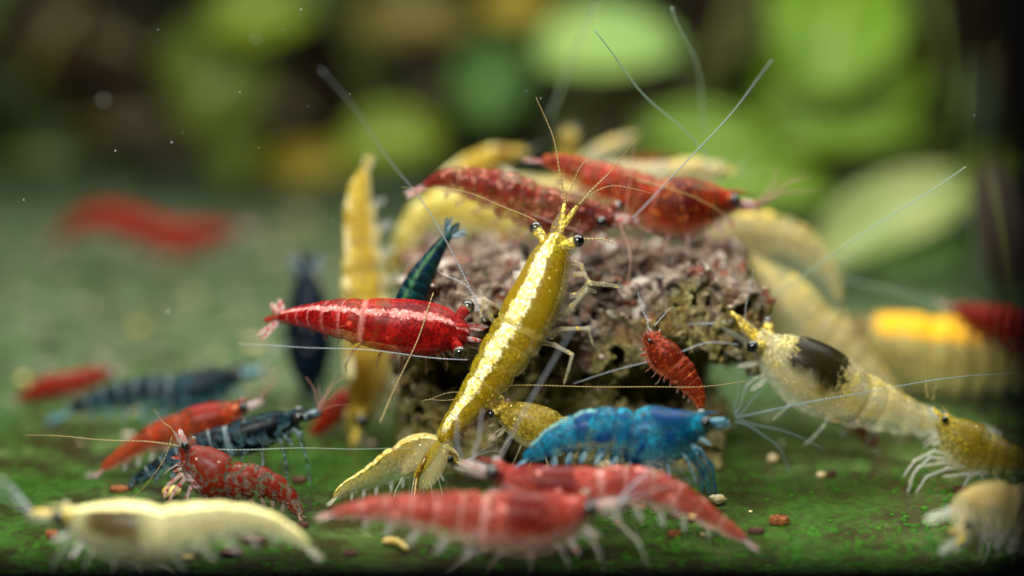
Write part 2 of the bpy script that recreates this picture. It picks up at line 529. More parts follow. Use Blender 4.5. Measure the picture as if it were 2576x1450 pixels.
M['yellow_orange'] = mat_shell('shell_orange_yellow', '#d0a81c', '#d8bc3c', belly='#e6d9a0', belly_at=-0.25, stripe=('#fff6d0', '#f4e08a'), stripe_w=0.84,
                               saddle='#5a3a0a', saddle_at=(0.14, 0.12), saddle_d=0.1, trans=0.2, sss=0.0, solid=0.35, organ='#7a5008', muscle='#e0d4a0', grain=0.3, cover=0.82, spot='#d09a18', spot_thr=0.64, spot_scale=6, core=0.3, ragged=1.2, seam='#c8a030', seam_amt=0.6, broken=0.3)
M['orange_stripe'] = mat_shell('shell_amber_stripe', '#d8c878', '#d0c070', belly='#e0d48c', belly_at=0.05, stripe=('#f4b400', '#e8a400'), stripe_w=0.8,
                               stripe_rng=(0.12, 0.66), gaps=False, saddle='#4a3414', saddle_at=(0.03, 0.12), saddle_d=0.0, trans=0.0, sss=0.0, solid=0.45, muscle='#c8c088', organ='#8a7430', ragged=0.9, grain=0.3, cover=0.85, core=0.5, spot='#b8a050', spot_thr=0.6, spot_scale=4, broken=0.0, seam='#a89848', seam_amt=0.7)
M['pale'] = mat_shell('shell_pale_yellow', '#dacd98', '#ccb868', belly='#c4c2a4', belly_at=0.1, stripe=('#e0c048', '#d0ac38'), stripe_w=0.9, gaps=False, seam='#d4b440', seam_amt=0.8, trans=0.45, grain=0.12, sss=0.0, solid=0.2, organ='#c8b478', muscle='#dcd8b8', cover=0.62, core=0.25, ragged=1.6, spot='#d0b040', spot_thr=0.64, spot_scale=9, broken=0.9)
M['pale_saddle'] = mat_shell('shell_pale_dark_saddle', '#ece2b4', '#e4cc60', belly='#e6e4d0', belly_at=0.0, saddle='#1e1804', saddle_at=(0.19, 0.12), saddle_d=0.3, seam='#d0aa30', seam_amt=0.65, trans=0.35, saddle_amt=1.0, grain=0.12, sss=0.0, solid=0.22, organ='#d0c080', muscle='#e6e2c8', cover=0.75, core=0.35)
M['cream'] = mat_shell('shell_cream', '#dcd094', '#c4c088', belly='#dcdcc2', belly_at=-0.05, stripe=('#fff6c0', '#f6e488'), stripe_w=0.86, gaps=False, saddle='#3a2a06', saddle_at=(0.20, 0.14), saddle_d=-0.15, saddle_amt=0.95, trans=0.22, seam='#d8d0a0', seam_amt=0.3, ragged=0.4, grain=0.12, sss=0.0, solid=0.3, organ='#a89860', muscle='#dedcc0', cover=0.7, core=0.35)
M['cream_plain'] = mat_shell('shell_cream_plain', '#e6dcb4', '#d4c48c', belly='#dfe2da', belly_at=-0.1, trans=0.15, saddle='#b09850', saddle_at=(0.3, 0.2), saddle_d=0.4, sss=0.0, solid=0.25, organ='#ccc090', muscle='#e2e0d0', grain=0.12, cover=0.65, core=0.3)
M['olive'] = mat_shell('shell_olive_gold', '#c4a81c', '#b09a20', belly='#d8cc80', belly_at=-0.2, saddle='#3a3008', saddle_at=(0.2, 0.16), saddle_d=0.4, saddle_amt=0.6,
                       specks='#f2ea9a', trans=0.3, freckle=0.12, sss=0.0, solid=0.25, organ='#6a5c10', muscle='#b8aa50', grain=0.3, cover=0.7, core=0.35)
M['freckled'] = mat_shell('shell_freckled_gold', '#c8ac24', '#d4bc48', belly='#ded49a', belly_at=-0.25, saddle='#6a5a14', saddle_at=(0.22, 0.2), saddle_d=0.2,
                          specks='#f6ee9a', freckle=0.42, trans=0.25, saddle_amt=0.55, sss=0.22, solid=0.4, organ='#8a7a1c', muscle='#cabc68', cover=0.85, core=0.4)
M['glass_yellow'] = mat_shell('shell_glassy_yellow', '#cbb870', '#d0b430', belly='#c8d0b0', belly_at=0.25, stripe=('#fbeeb0', '#e0c048'), stripe_w=0.90,
                              specks='#f8f0b0', trans=0.4, saddle='#6a5214', saddle_at=(0.35, 0.15), saddle_d=0.7, sss=0.22, solid=0.08, organ='#a08c40', muscle='#a8a880', grain=0.12, cover=0.35, core=0.15)
M['crimson'] = mat_shell('shell_crimson', '#8c060c', '#b01614', belly='#b83038', belly_at=-0.45, stripe=('#f4b0a6', '#e0786c'), stripe_w=0.985, seam='#e89088', seam_amt=0.7, trans=0.2, freckle=0.06, spot='#d85038', spot_thr=0.62, spot_scale=6, ragged=0.6, sss=0.22, solid=0.5, organ='#6a0608', muscle='#c03a34', grain=0.4, cover=0.88, core=0.5)
M['maroon'] = mat_shell('shell_maroon', '#70140f', '#8a2018', spot='#a86a58', spot_thr=0.55, spot_scale=11, belly='#8c4438', belly_at=-0.55, trans=0.25, seam='#b04a40', seam_amt=0.35, specks='#d89a8a', sss=0.22, solid=0.3, organ='#3c0c0a', muscle='#a05848', cover=0.82, core=0.3)
M['brick'] = mat_shell('shell_brick_red', '#94140e', '#ac2c10', spot='#b8641f', spot_thr=0.57, spot_scale=17, belly='#b0705a', belly_at=-0.6, saddle='#3c0606', saddle_at=(0.24, 0.11), saddle_d=-0.2, trans=0.25, seam='#d86a60', seam_amt=0.4, specks='#dc8a70', sss=0.22, solid=0.35, organ='#3a0806', muscle='#c06a30', cover=0.85, core=0.35)
M['speckled'] = mat_shell('shell_speckled_red', '#9c8c78', '#a89880', spot='#6c1a08', spot_thr=0.46, spot_scale=16, belly='#b8b4a4', belly_at=-0.3, trans=0.35, specks='#e8c8b0', saddle='#641406', saddle_at=(0.2, 0.2), saddle_d=0.1, saddle_amt=0.9, sss=0.22, solid=0.1, organ='#6a1c10', muscle='#b09a88', cover=0.3, core=0.2)
M['pink'] = mat_shell('shell_pink_red', '#a83226', '#c05246', spot='#d8887c', spot_thr=0.60, spot_scale=9, belly='#dcb4ac', belly_at=-0.2, saddle='#4a0606', saddle_at=(0.22, 0.11), saddle_d=-0.1, seam='#e0a89e', seam_amt=0.6, trans=0.3, grain=0.3, sss=0.0, solid=0.3, organ='#8a1c18', muscle='#cc8a80', cover=0.75, core=0.35)
M['orange_red'] = mat_shell('shell_orange_red', '#a42a0e', '#b84018', spot='#e08a60', spot_thr=0.64, spot_scale=9, belly='#e0a088', belly_at=-0.45, saddle='#7a1408',
                            saddle_at=(0.22, 0.12), saddle_d=0.3, trans=0.3, sss=0.0, solid=0.3, organ='#8a1a0c', muscle='#d88a68', cover=0.8, core=0.35)
M['far_red'] = mat_shell('shell_scarlet', '#a82008', '#8e1404', belly='#a04a30', belly_at=-0.5, trans=0.1, sss=0.0, solid=0.7, organ='#8a1204', muscle='#a83418', cover=0.95)
M['small_red'] = mat_shell('shell_rust_red', '#84200f', '#9c3818', spot='#d0703c', spot_thr=0.60, spot_scale=14, belly='#c86a4a', trans=0.1, seam='#e08050', seam_amt=0.4, sss=0.0, solid=0.4, organ='#6a140a', muscle='#b85030', cover=0.8, core=0.4)
M['blue'] = mat_shell('shell_blue', '#0a70a0', '#12a0bc', spot='#043468', spot_thr=0.54, spot_scale=7, belly='#4f9cae', belly_at=-0.2, seam='#022a48', seam_amt=0.85, stripe=('#9cc0a0', '#60a8a8'), stripe_w=0.955, stripe_rng=(0.5, 0.98), trans=0.3, saddle='#041c48', saddle_at=(0.16, 0.16), saddle_d=0.4, grain=0.6, ragged=1.2, sss=0.0, solid=0.28, organ='#04284a', muscle='#3f8ea0', cover=0.8, core=0.35, broken=0.4)
M['blue_dark'] = mat_shell('shell_blue_black', '#17394a', '#2a5468', spot='#02070c', spot_thr=0.47, spot_scale=10, belly='#8cbccc', belly_at=0.0, seam='#a8bcbc', seam_amt=0.45, trans=0.45, grain=0.6, sss=0.0, solid=0.25, organ='#06141e', muscle='#6a98aa', cover=0.75, core=0.25)
M['blue_mid'] = mat_shell('shell_slate_blue', '#08293c', '#0d3c52', spot='#020a12', spot_thr=0.48, spot_scale=8, belly='#6a9cac', belly_at=-0.1, seam='#9ab4b8', seam_amt=0.6, trans=0.4, grain=0.6, sss=0.0, solid=0.45, organ='#06202e', muscle='#4a7a8c', cover=0.9, core=0.3)
M['navy'] = mat_shell('shell_navy', '#020a14', '#041628', belly='#0a3050', trans=0.0, sss=0.0, solid=0.95, organ='#03101c', muscle='#06203c', cover=0.97)
M['teal'] = mat_shell('shell_teal', '#062a36', '#073a34', spot='#051c34', spot_thr=0.55, spot_scale=8, stripe=('#3f6a30', '#2a5a40'), stripe_w=0.985, seam='#2a6060', seam_amt=0.4, trans=0.05, sss=0.0, solid=0.95, organ='#052630', muscle='#073a34', cover=0.97)

# ------------------------------------------------------------------ setting: tank floor, back wall, algae
verts, faces = [], []
nx, ny = 60, 80
for j in range(ny + 1):
    for i in range(nx + 1):
        x = -16 + 32 * i / nx
        y = -4.6 + 25.6 * j / ny
        verts.append((x, y, 0.0))
for j in range(ny):
    for i in range(nx):
        a = j * (nx + 1) + i
        faces.append((a, a + 1, a + nx + 2, a + nx + 1))
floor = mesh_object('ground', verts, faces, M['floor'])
tag(floor, 'dark glossy tank floor filmed with green algae', kind='structure')
verts, faces = [], []
for j in range(21):
    for i in range(41):
        x, z = -16 + 32 * i / 40, -0.2 + 16 * j / 20
        verts.append((x, 20.8 + 0.5 * mnoise.noise(Vector((x * 0.5, z * 0.5, 3))), z))
for j in range(20):
    for i in range(40):
        a = j * 41 + i
        faces.append((a, a + 1, a + 42, a + 41))
back = mesh_object('backdrop', verts, faces, M['back'])
tag(back, 'dark brown back wall of the tank behind the plants', kind='structure')

# tiny cushions of algae, too many to count
verts, faces = [], []
count = 0
ar = random.Random(5)
while count < 9000:
    y = -3.2 + 14.0 * ar.random() ** 1.7
    x = ar.uniform(-5.5, 5.5) * (1 + (y + 3) * 0.05)
    dens = mnoise.noise(Vector((x * 0.8, y * 0.8, 1.7))) + 0.5 * mnoise.noise(Vector((x * 2.4, y * 2.4, 9.1)))
    if 1.2 < x < 4.6 and y < 0.6:
        dens += 0.12
    if dens + ar.uniform(-0.35, 0.35) < 0.05:
        continue
    r = ar.uniform(0.008, 0.026) * (1.0 + 0.5 * ar.random())
    h = r * ar.uniform(0.35, 0.7)
    b = len(verts)
    k = 7
    ph = ar.random() * 6
    for ring, (rr, hh) in enumerate(((1.0, 0.003), (0.72, 0.75))):
        for q in range(k):
            th = ph + 2 * math.pi * q / k
            j = 1 + ar.uniform(-0.22, 0.22)
            verts.append((x + r * rr * j * math.cos(th), y + r * rr * j * math.sin(th), 0.002 + h * hh if ring else 0.002))
    verts.append((x, y, 0.002 + h))
    for q in range(k):
        q2 = (q + 1) % k
        faces.append((b + q, b + q2, b + k + q2, b + k + q))
        faces.append((b + k + q, b + k + q2, b + 2 * k))
    count += 1
alg = mesh_object('algae', verts, faces, M['algae'])
tag(alg, 'bright green dots of algae growing over the tank floor', 'algae', kind='stuff')

# ------------------------------------------------------------------ porous rock (grown as a field, then meshed)
RB = Vector((0.64, 2.05, 0.92))             # centre of the rock
def build_rock():
    ng = bpy.data.node_groups.new('porous_rock_field', 'GeometryNodeTree')
    ng.interface.new_socket('Geometry', in_out='OUTPUT', socket_type='NodeSocketGeometry')
    nt = NT(ng)
    out = nt.node('NodeGroupOutput')
    P = nt.node('GeometryNodeInputPosition').outputs[0]
    # wobble the space
    wob = nt.node('ShaderNodeTexNoise'); nt.put(wob.inputs['Vector'], P)
    wob.inputs['Scale'].default_value = 1.5; wob.inputs['Detail'].default_value = 3
    wv = nt.vm('SUBTRACT', wob.outputs['Color'], (0.5, 0.5, 0.5))
    sc = nt.node('ShaderNodeVectorMath', operation='SCALE'); nt.put(sc.inputs[0], wv); sc.inputs['Scale'].default_value = 0.75
    Q = nt.vm('ADD', P, sc.outputs[0])
    def box(center, half, rad):
        q = nt.vm('ABSOLUTE', nt.vm('SUBTRACT', Q, tuple(center)))
        q = nt.vm('SUBTRACT', q, tuple(h - rad for h in half))
        outside = nt.vm('LENGTH', nt.vm('MAXIMUM', q, (0, 0, 0)))
        s = nt.node('ShaderNodeSeparateXYZ'); nt.put(s.inputs[0], q)
        inside = nt.m('MINIMUM', nt.m('MAXIMUM', s.outputs[0], nt.m('MAXIMUM', s.outputs[1], s.outputs[2])), 0.0)
        return nt.m('SUBTRACT', nt.m('ADD', outside, inside), rad)
    def ell(center, radii):
        q = nt.vm('DIVIDE', nt.vm('SUBTRACT', Q, tuple(center)), tuple(radii))
        return nt.m('MULTIPLY', nt.m('SUBTRACT', nt.vm('LENGTH', q), 1.0), min(radii))
    top = box((0.68, 1.78, 1.42), (1.62, 1.22, 0.44), 0.22)
    low = box((0.45, 2.02, 0.55), (1.48, 1.15, 0.80), 0.30)
    d = nt.node('ShaderNodeMath', operation='SMOOTH_MIN')
    nt.put(d.inputs[0], top); nt.put(d.inputs[1], low); d.inputs[2].default_value = 0.18
    d = d.outputs[0]
    def cut(d, e, k=0.10):
        n = nt.node('ShaderNodeMath', operation='SMOOTH_MAX')
        nt.put(n.inputs[0], d); nt.put(n.inputs[1], nt.m('MULTIPLY', e, -1.0)); n.inputs[2].default_value = k
        return n.outputs[0]
    d = cut(d, ell((1.70, 0.75, 0.76), (0.70, 1.15, 0.42)))            # big hollow under the lip
    d = cut(d, ell((1.35, 0.45, 1.60), (0.48, 0.34, 0.13)), 0.06)     # slot in the upper ledge
    d = cut(d, ell((0.25, 0.68, 0.30), (0.40, 0.38, 0.22)))
    d = cut(d, ell((-0.55, 0.85, 0.95), (0.38, 0.38, 0.22)))
    n1 = nt.noise(P, 2.6, 5, 0.62)
    n2 = nt.noise(P, 8.5, 4, 0.66)
    d = nt.m('ADD', d, nt.m('MULTIPLY', nt.m('SUBTRACT', n1, 0.5), -0.50))
    d = nt.m('ADD', d, nt.m('MULTIPLY', nt.m('SUBTRACT', n2, 0.5), -0.29))
    v0 = nt.voro(Q, 1.9).outputs['Distance']
    d = cut(d, nt.m('SUBTRACT', nt.m('DIVIDE', v0, 1.9), 0.20), 0.08)
    v1 = nt.voro(Q, 3.6).outputs['Distance']
    v2 = nt.voro(Q, 7.5).outputs['Distance']
    pit1 = nt.m('SUBTRACT', nt.m('DIVIDE', v1, 3.6), 0.104)
    pit2 = nt.m('SUBTRACT', nt.m('DIVIDE', v2, 7.5), 0.037)
    d = cut(d, pit1, 0.04)
    d = cut(d, pit2, 0.02)
    dens = nt.m('MULTIPLY', d, -1.0)
    vc = nt.node('GeometryNodeVolumeCube')
    nt.put(vc.inputs['Density'], dens)
    vc.inputs['Background'].default_value = -1.0
    vc.inputs['Min'].default_value = (-1.5, 0.1, -0.15)
    vc.inputs['Max'].default_value = (2.9, 3.7, 2.3)
    vc.inputs['Resolution X'].default_value = 205
    vc.inputs['Resolution Y'].default_value = 168
    vc.inputs['Resolution Z'].default_value = 115
    v2m = nt.node('GeometryNodeVolumeToMesh')
    nt.put(v2m.inputs['Volume'], vc.outputs[0])
    v2m.inputs['Threshold'].default_value = 0.0
    nt.t.links.new(v2m.outputs[0], out.inputs[0])
    me = bpy.data.meshes.new('grow')
    o = bpy.data.objects.new('grow', me)
    COL.objects.link(o)
    md = o.modifiers.new('grow', 'NODES'); md.node_group = ng
    dg = bpy.context.evaluated_depsgraph_get()
    ev = o.evaluated_get(dg)
    res = bpy.data.meshes.new_from_object(ev)
    bpy.data.objects.remove(o)
    # keep the largest connected piece only
    bm = bmesh.new(); bm.from_mesh(res)
    bm.verts.ensure_lookup_table()
    seen = np.zeros(len(bm.verts), bool); best = []
    for v in bm.verts:
        if seen[v.index]:
            continue
        st, comp = [v], []
        seen[v.index] = True
        while st:
            a = st.pop(); comp.append(a)
            for e in a.link_edges:
                b = e.other_vert(a)
                if not seen[b.index]:
                    seen[b.index] = True; st.append(b)
        if len(comp) > len(best):
            best = comp
    keep = set(v.index for v in best)
    bmesh.ops.delete(bm, geom=[v for v in bm.verts if v.index not in keep], context='VERTS')
    bm.to_mesh(res); bm.free()
    res.polygons.foreach_set('use_smooth', [True] * len(res.polygons))
    res.name = 'porous_stone'
    res.materials.clear(); res.materials.append(M['rock'])
    return res

rock_root = root_empty('porous_rock', (RB.x, RB.y, 0), 'pitted brown and cream porous rock that the shrimp climb on', 'rock')
rock_mesh = build_rock()
rock_mesh.transform(Matrix.Translation((-RB.x, -RB.y, 0)))
stone = bpy.data.objects.new('stone', rock_mesh)
COL.objects.link(stone); stone.parent = rock_root
rock_bvh = BVHTree.FromPolygons([v.co + Vector((RB.x, RB.y, 0)) for v in rock_mesh.vertices], [tuple(p.vertices) for p in rock_mesh.polygons])
print('rock verts', len(rock_mesh.vertices))

def chip(center, r, seed, squash=0.7, k=7):
    g = random.Random(seed)
    verts, faces, _ = ball((0, 0, 0), 1.0, (g.uniform(-1, 1), g.uniform(-1, 1), 1), 1.0, k, 4)
    sx, sy, sz = r * g.uniform(0.7, 1.3), r * g.uniform(0.7, 1.3), r * squash * g.uniform(0.6, 1.2)
    o = Vector((g.uniform(0, 50), g.uniform(0, 50), g.uniform(0, 50)))
    out = []
    for v in verts:
        f = 1 + 0.45 * mnoise.noise(v * 1.3 + o)
        out.append(Vector((v.x * sx * f, v.y * sy * f, v.z * sz * f)) + Vector(center))
    return out, faces

for name, mt, n, rr, sd in (('grit', 'grit', 150, (0.010, 0.034), 1), ('shell_grit', 'grit_red', 120, (0.010, 0.036), 2)):
    g = random.Random(sd)
    V, F = [], []
    for i in range(n):
        if g.random() < 0.55:
            o = Vector((g.uniform(-1.2, 2.5), g.uniform(0.7, 3.2), 4)); dr = Vector((0, 0, -1))
        else:
            o = at(g.uniform(980, 1950), g.uniform(600, 1150), 18); dr = (o - CAM).normalized()
        h = rock_bvh.ray_cast(o, dr)
        if h[0] is None:
            continue
        v, f = chip(h[0], g.uniform(*rr), i + sd * 1000, 0.6, 6)
        b = len(V)
        V += v; F += [tuple(b + q for q in t) for t in f]
    o = mesh_object(name, [Vector(v) - Vector((RB.x, RB.y, 0)) for v in V], F, M[mt], rock_root, smooth=False)
    o['kind'] = 'stuff'

# ------------------------------------------------------------------ aquarium frame close to the lens
def bevel_box(lo, hi, bev, lean=0.0):
    bm = bmesh.new()
    bmesh.ops.create_cube(bm, size=1.0)
    for v in bm.verts:
        v.co = Vector((lo[i] + (v.co[i] + 0.5) * (hi[i] - lo[i]) for i in range(3)))
        v.co.x += lean * (v.co.z - lo[2])
    bmesh.ops.bevel(bm, geom=list(bm.edges), offset=bev, segments=3, affect='EDGES')
    v = [x.co.copy() for x in bm.verts]; bm.verts.index_update()
    f = [tuple(x.index for x in q.verts) for q in bm.faces]
    bm.free()
    return v, f
fr = root_empty('aquarium_frame', (0, -5.2, -1.2), 'black tank frame along the bottom edge and the right side, close and out of focus', 'aquarium frame')
ry = at(1288, 1392, 16.8)
v, f = bevel_box((-9, ry.y - 0.5, -1.2), (9, ry.y, ry.z), 0.06)
mesh_object('bottom_rail', [q - Vector(fr.location) for q in v], f, M['black'], fr)
pr = at(2500, 725, 12.6)
v, f = bevel_box((pr.x + 0.09, pr.y - 0.6, -1.2), (pr.x + 2.2, pr.y, 8.0), 0.08, lean=-0.028)
mesh_object('corner_post', [q - Vector(fr.location) for q in v], f, M['black'], fr)

# ------------------------------------------------------------------ background plants
LEAFC = {
    'bright': mat_leaf('leaf_bright_green', C('#5c8408'), C('#6c8c12')),
    'fresh': mat_leaf('leaf_fresh_green', C('#628420'), C('#76962e')),
    'mint': mat_leaf('leaf_mint', C('#94b868'), C('#a4bc60')),
    'mid': mat_leaf('leaf_mid_green', C('#5c8440'), C('#4e7434')),
    'olive': mat_leaf('leaf_olive', C('#4a5814'), C('#58661c')),
    'ochre': mat_leaf('leaf_ochre', C('#8a7a10'), C('#98861c')),
    'tan': mat_leaf('leaf_tan', C('#6e602a'), C('#60501c')),
    'brown': mat_leaf('leaf_brown', C('#38240c'), C('#2c200a')),
    'dim': mat_leaf('leaf_dim_green', C('#1e2c0e'), C('#283a12')),
    'grey': mat_leaf('leaf_grey_brown', C('#5a5040'), C('#54483a')),
    'lime': mat_leaf('leaf_lime', C('#667814'), C('#70801e')),
    'sage': mat_leaf('leaf_sage', C('#a0a868'), C('#8c9c58')),
}
M['stem'] = mat_plain('plant_stem', C('#3f4a18'), C('#57601e'), 0.6, 5, 0.3)

def leaf_mesh(name, p, ang, tilt, hl, hw, mat, parent, loc, sway=0.0, cup=0.30):
    a = math.radians(ang)
    nor = (-FWD * math.cos(math.radians(tilt)) + Vector((0, 0, 1)) * math.sin(math.radians(tilt)) + RGT * sway).normalized()
    ax = (RGT * math.cos(a) + UPV * math.sin(a))
    ax = (ax - nor * ax.dot(nor)).normalized()
    wd = nor.cross(ax)
    n, m = 14, 11
    verts, al, ac, faces = [], [], [], []
    for side in (0, 1):
        for i in range(n):
            t = i / (n - 1)
            w = hw * math.sin(math.pi * (0.02 + 0.96 * t) ** 0.9) ** 0.6
            for k in range(m):
                s = -1 + 2 * k / (m - 1)
                q = p + ax * (hl * (2 * t - 1)) + wd * (w * s) + nor * (cup * hw * (s * s) - cup * hl * (2 * t - 1) ** 2 - side * 0.03 + 0.03 * hw * math.sin(9 * t) * abs(s))
                verts.append(q - loc); al.append(t); ac.append(abs(s))
    R = n * m
    for i in range(n - 1):
        for k in range(m - 1):
            a0 = i * m + k
            faces.append((a0, a0 + 1, a0 + m + 1, a0 + m))
            faces.append((R + a0 + 1, R + a0, R + a0 + m, R + a0 + m + 1))
    rim = [i * m for i in range(n)] + [(n - 1) * m + k for k in range(1, m)] + [i * m + m - 1 for i in range(n - 2, -1, -1)] + [k for k in range(m - 2, 0, -1)]
    for i in range(len(rim)):
        j = (i + 1) % len(rim)
        faces.append((rim[i], rim[j], R + rim[j], R + rim[i]))
    o = mesh_object(name, verts, faces, mat, parent, attrs={'along': al, 'across': ac})
    return o, p - ax * hl

PLANTS = [
    ('plant with dull brown leaves at the dim far left corner', 130, [
        (100, 395, 130, 95, 0, 40, 15, 'dim'), (135, 85, 130, 105, 60, 41, 5, 'brown'), (330, 300, 190, 60, 5, 40, 10, 'brown'), (420, 360, 120, 50, -10, 40, 10, 'brown')]),
    ('plant with yellow green leaves in the upper left', 560, [
        (650, 40, 140, 105, 10, 38, 35, 'lime'), (555, 200, 150, 120, 60, 38, 15, 'olive'), (590, 340, 130, 75, 85, 38, 10, 'olive'), (480, 120, 110, 60, 40, 39, 5, 'olive')]),
    ('plant with lime leaf low behind the left end of the rock', 880, [
        (985, 350, 140, 90, 8, 37, 30, 'lime'), (770, 412, 130, 50, 5, 39, 15, 'ochre'), (1040, 45, 160, 75, 0, 39, 20, 'tan'), (970, 160, 80, 70, 30, 41, 5, 'dim')]),
    ('plant with pale mint leaf above the rock', 1420, [
        (1530, 115, 185, 120, 3, 37, 45, 'mint'), (1235, 200, 115, 95, 70, 39, 15, 'mid'), (1300, 15, 100, 50, 0, 38, 10, 'ochre'), (1480, 255, 110, 60, 0, 41, 5, 'brown')]),
    ('plant with spreading light green leaves directly behind the rock', 1800, [
        (1790, 345, 190, 80, -15, 35, 30, 'fresh'), (1870, 455, 240, 85, -4, 34, 30, 'fresh'), (1640, 420, 140, 70, 10, 35, 15, 'olive'), (2080, 400, 140, 60, 30, 37, 5, 'ochre'),
        (1560, 500, 200, 70, 0, 33, 20, 'mid')]),
    ('plant with the largest bright green leaf in the upper right', 2150, [
        (2105, 60, 215, 175, 78, 36, 40, 'fresh'), (2110, 205, 225, 180, 10, 36.3, 10, 'bright'), (2140, 320, 190, 85, 5, 35.7, 40, 'fresh'), (2440, 260, 110, 130, 80, 39, 5, 'dim')]),
    ('plant with drooping pale green leaf low at the right', 2330, [
        (2270, 530, 260, 105, 32, 32, 40, 'sage'), (2300, 660, 200, 80, 25, 33, 20, 'mid'), (2545, 560, 170, 80, 100, 31, 10, 'grey'), (2500, 430, 150, 60, 20, 33, 20, 'olive')]),
]
fg = random.Random(77)
for label, sx, leaves in PLANTS:
    for q in range(6):
        leaves.append((sx + fg.uniform(-260, 260), fg.uniform(-60, 430), fg.uniform(70, 130), fg.uniform(45, 80), fg.uniform(-40, 80), fg.uniform(40.2, 41.6), fg.uniform(0, 35),
                       fg.choice(['dim', 'dim', 'brown', 'brown', 'brown'])))
    d0 = leaves[0][5] + 1.0
    yb = max(l[1] for l in leaves)
    base = on_floor(sx, 520, 0)
    dd = sum(l[5] for l in leaves) / len(leaves) + 0.8
    base = at(sx, 500, dd); base.z = 0
    base = Vector((base.x, base.y, 0))
    pr_ = root_empty('water_plant', base, label, 'plant', 'plants along the back of the tank')
    tip = at(sx + 20, -120, dd)
    pts = [base.lerp(tip, t) + Vector((0.25 * math.sin(5 * t + sx), 0.2 * math.sin(7 * t), 0)) for t in LIN(14)]
    v, f = tube(pts, [0.11 * (1 - 0.5 * t) for t in LIN(14)], 8)
    mesh_object('stem', [q - base for q in v], f, M['stem'], pr_)
    for (x, y, hl, hw, ang, d, tilt, key) in leaves:
        p = at(x, y, d)
        k = d / FPX
        lo, lb = leaf_mesh('leaf', p, ang, tilt, hl * k, hw * k, LEAFC[key], pr_, base)
        near = min(pts, key=lambda q: (q - lb).length + abs(q.z - lb.z + 0.5))
        mid = (near + lb) / 2 + Vector((0, 0, -0.25))
        P_, _ = catmull([tuple(near), tuple(mid), tuple(lb)], 8)
        v, f = tube(P_, 0.05, 6)
        mesh_object('petiole', [Vector(q) - base for q in v], f, M['stem'], lo)

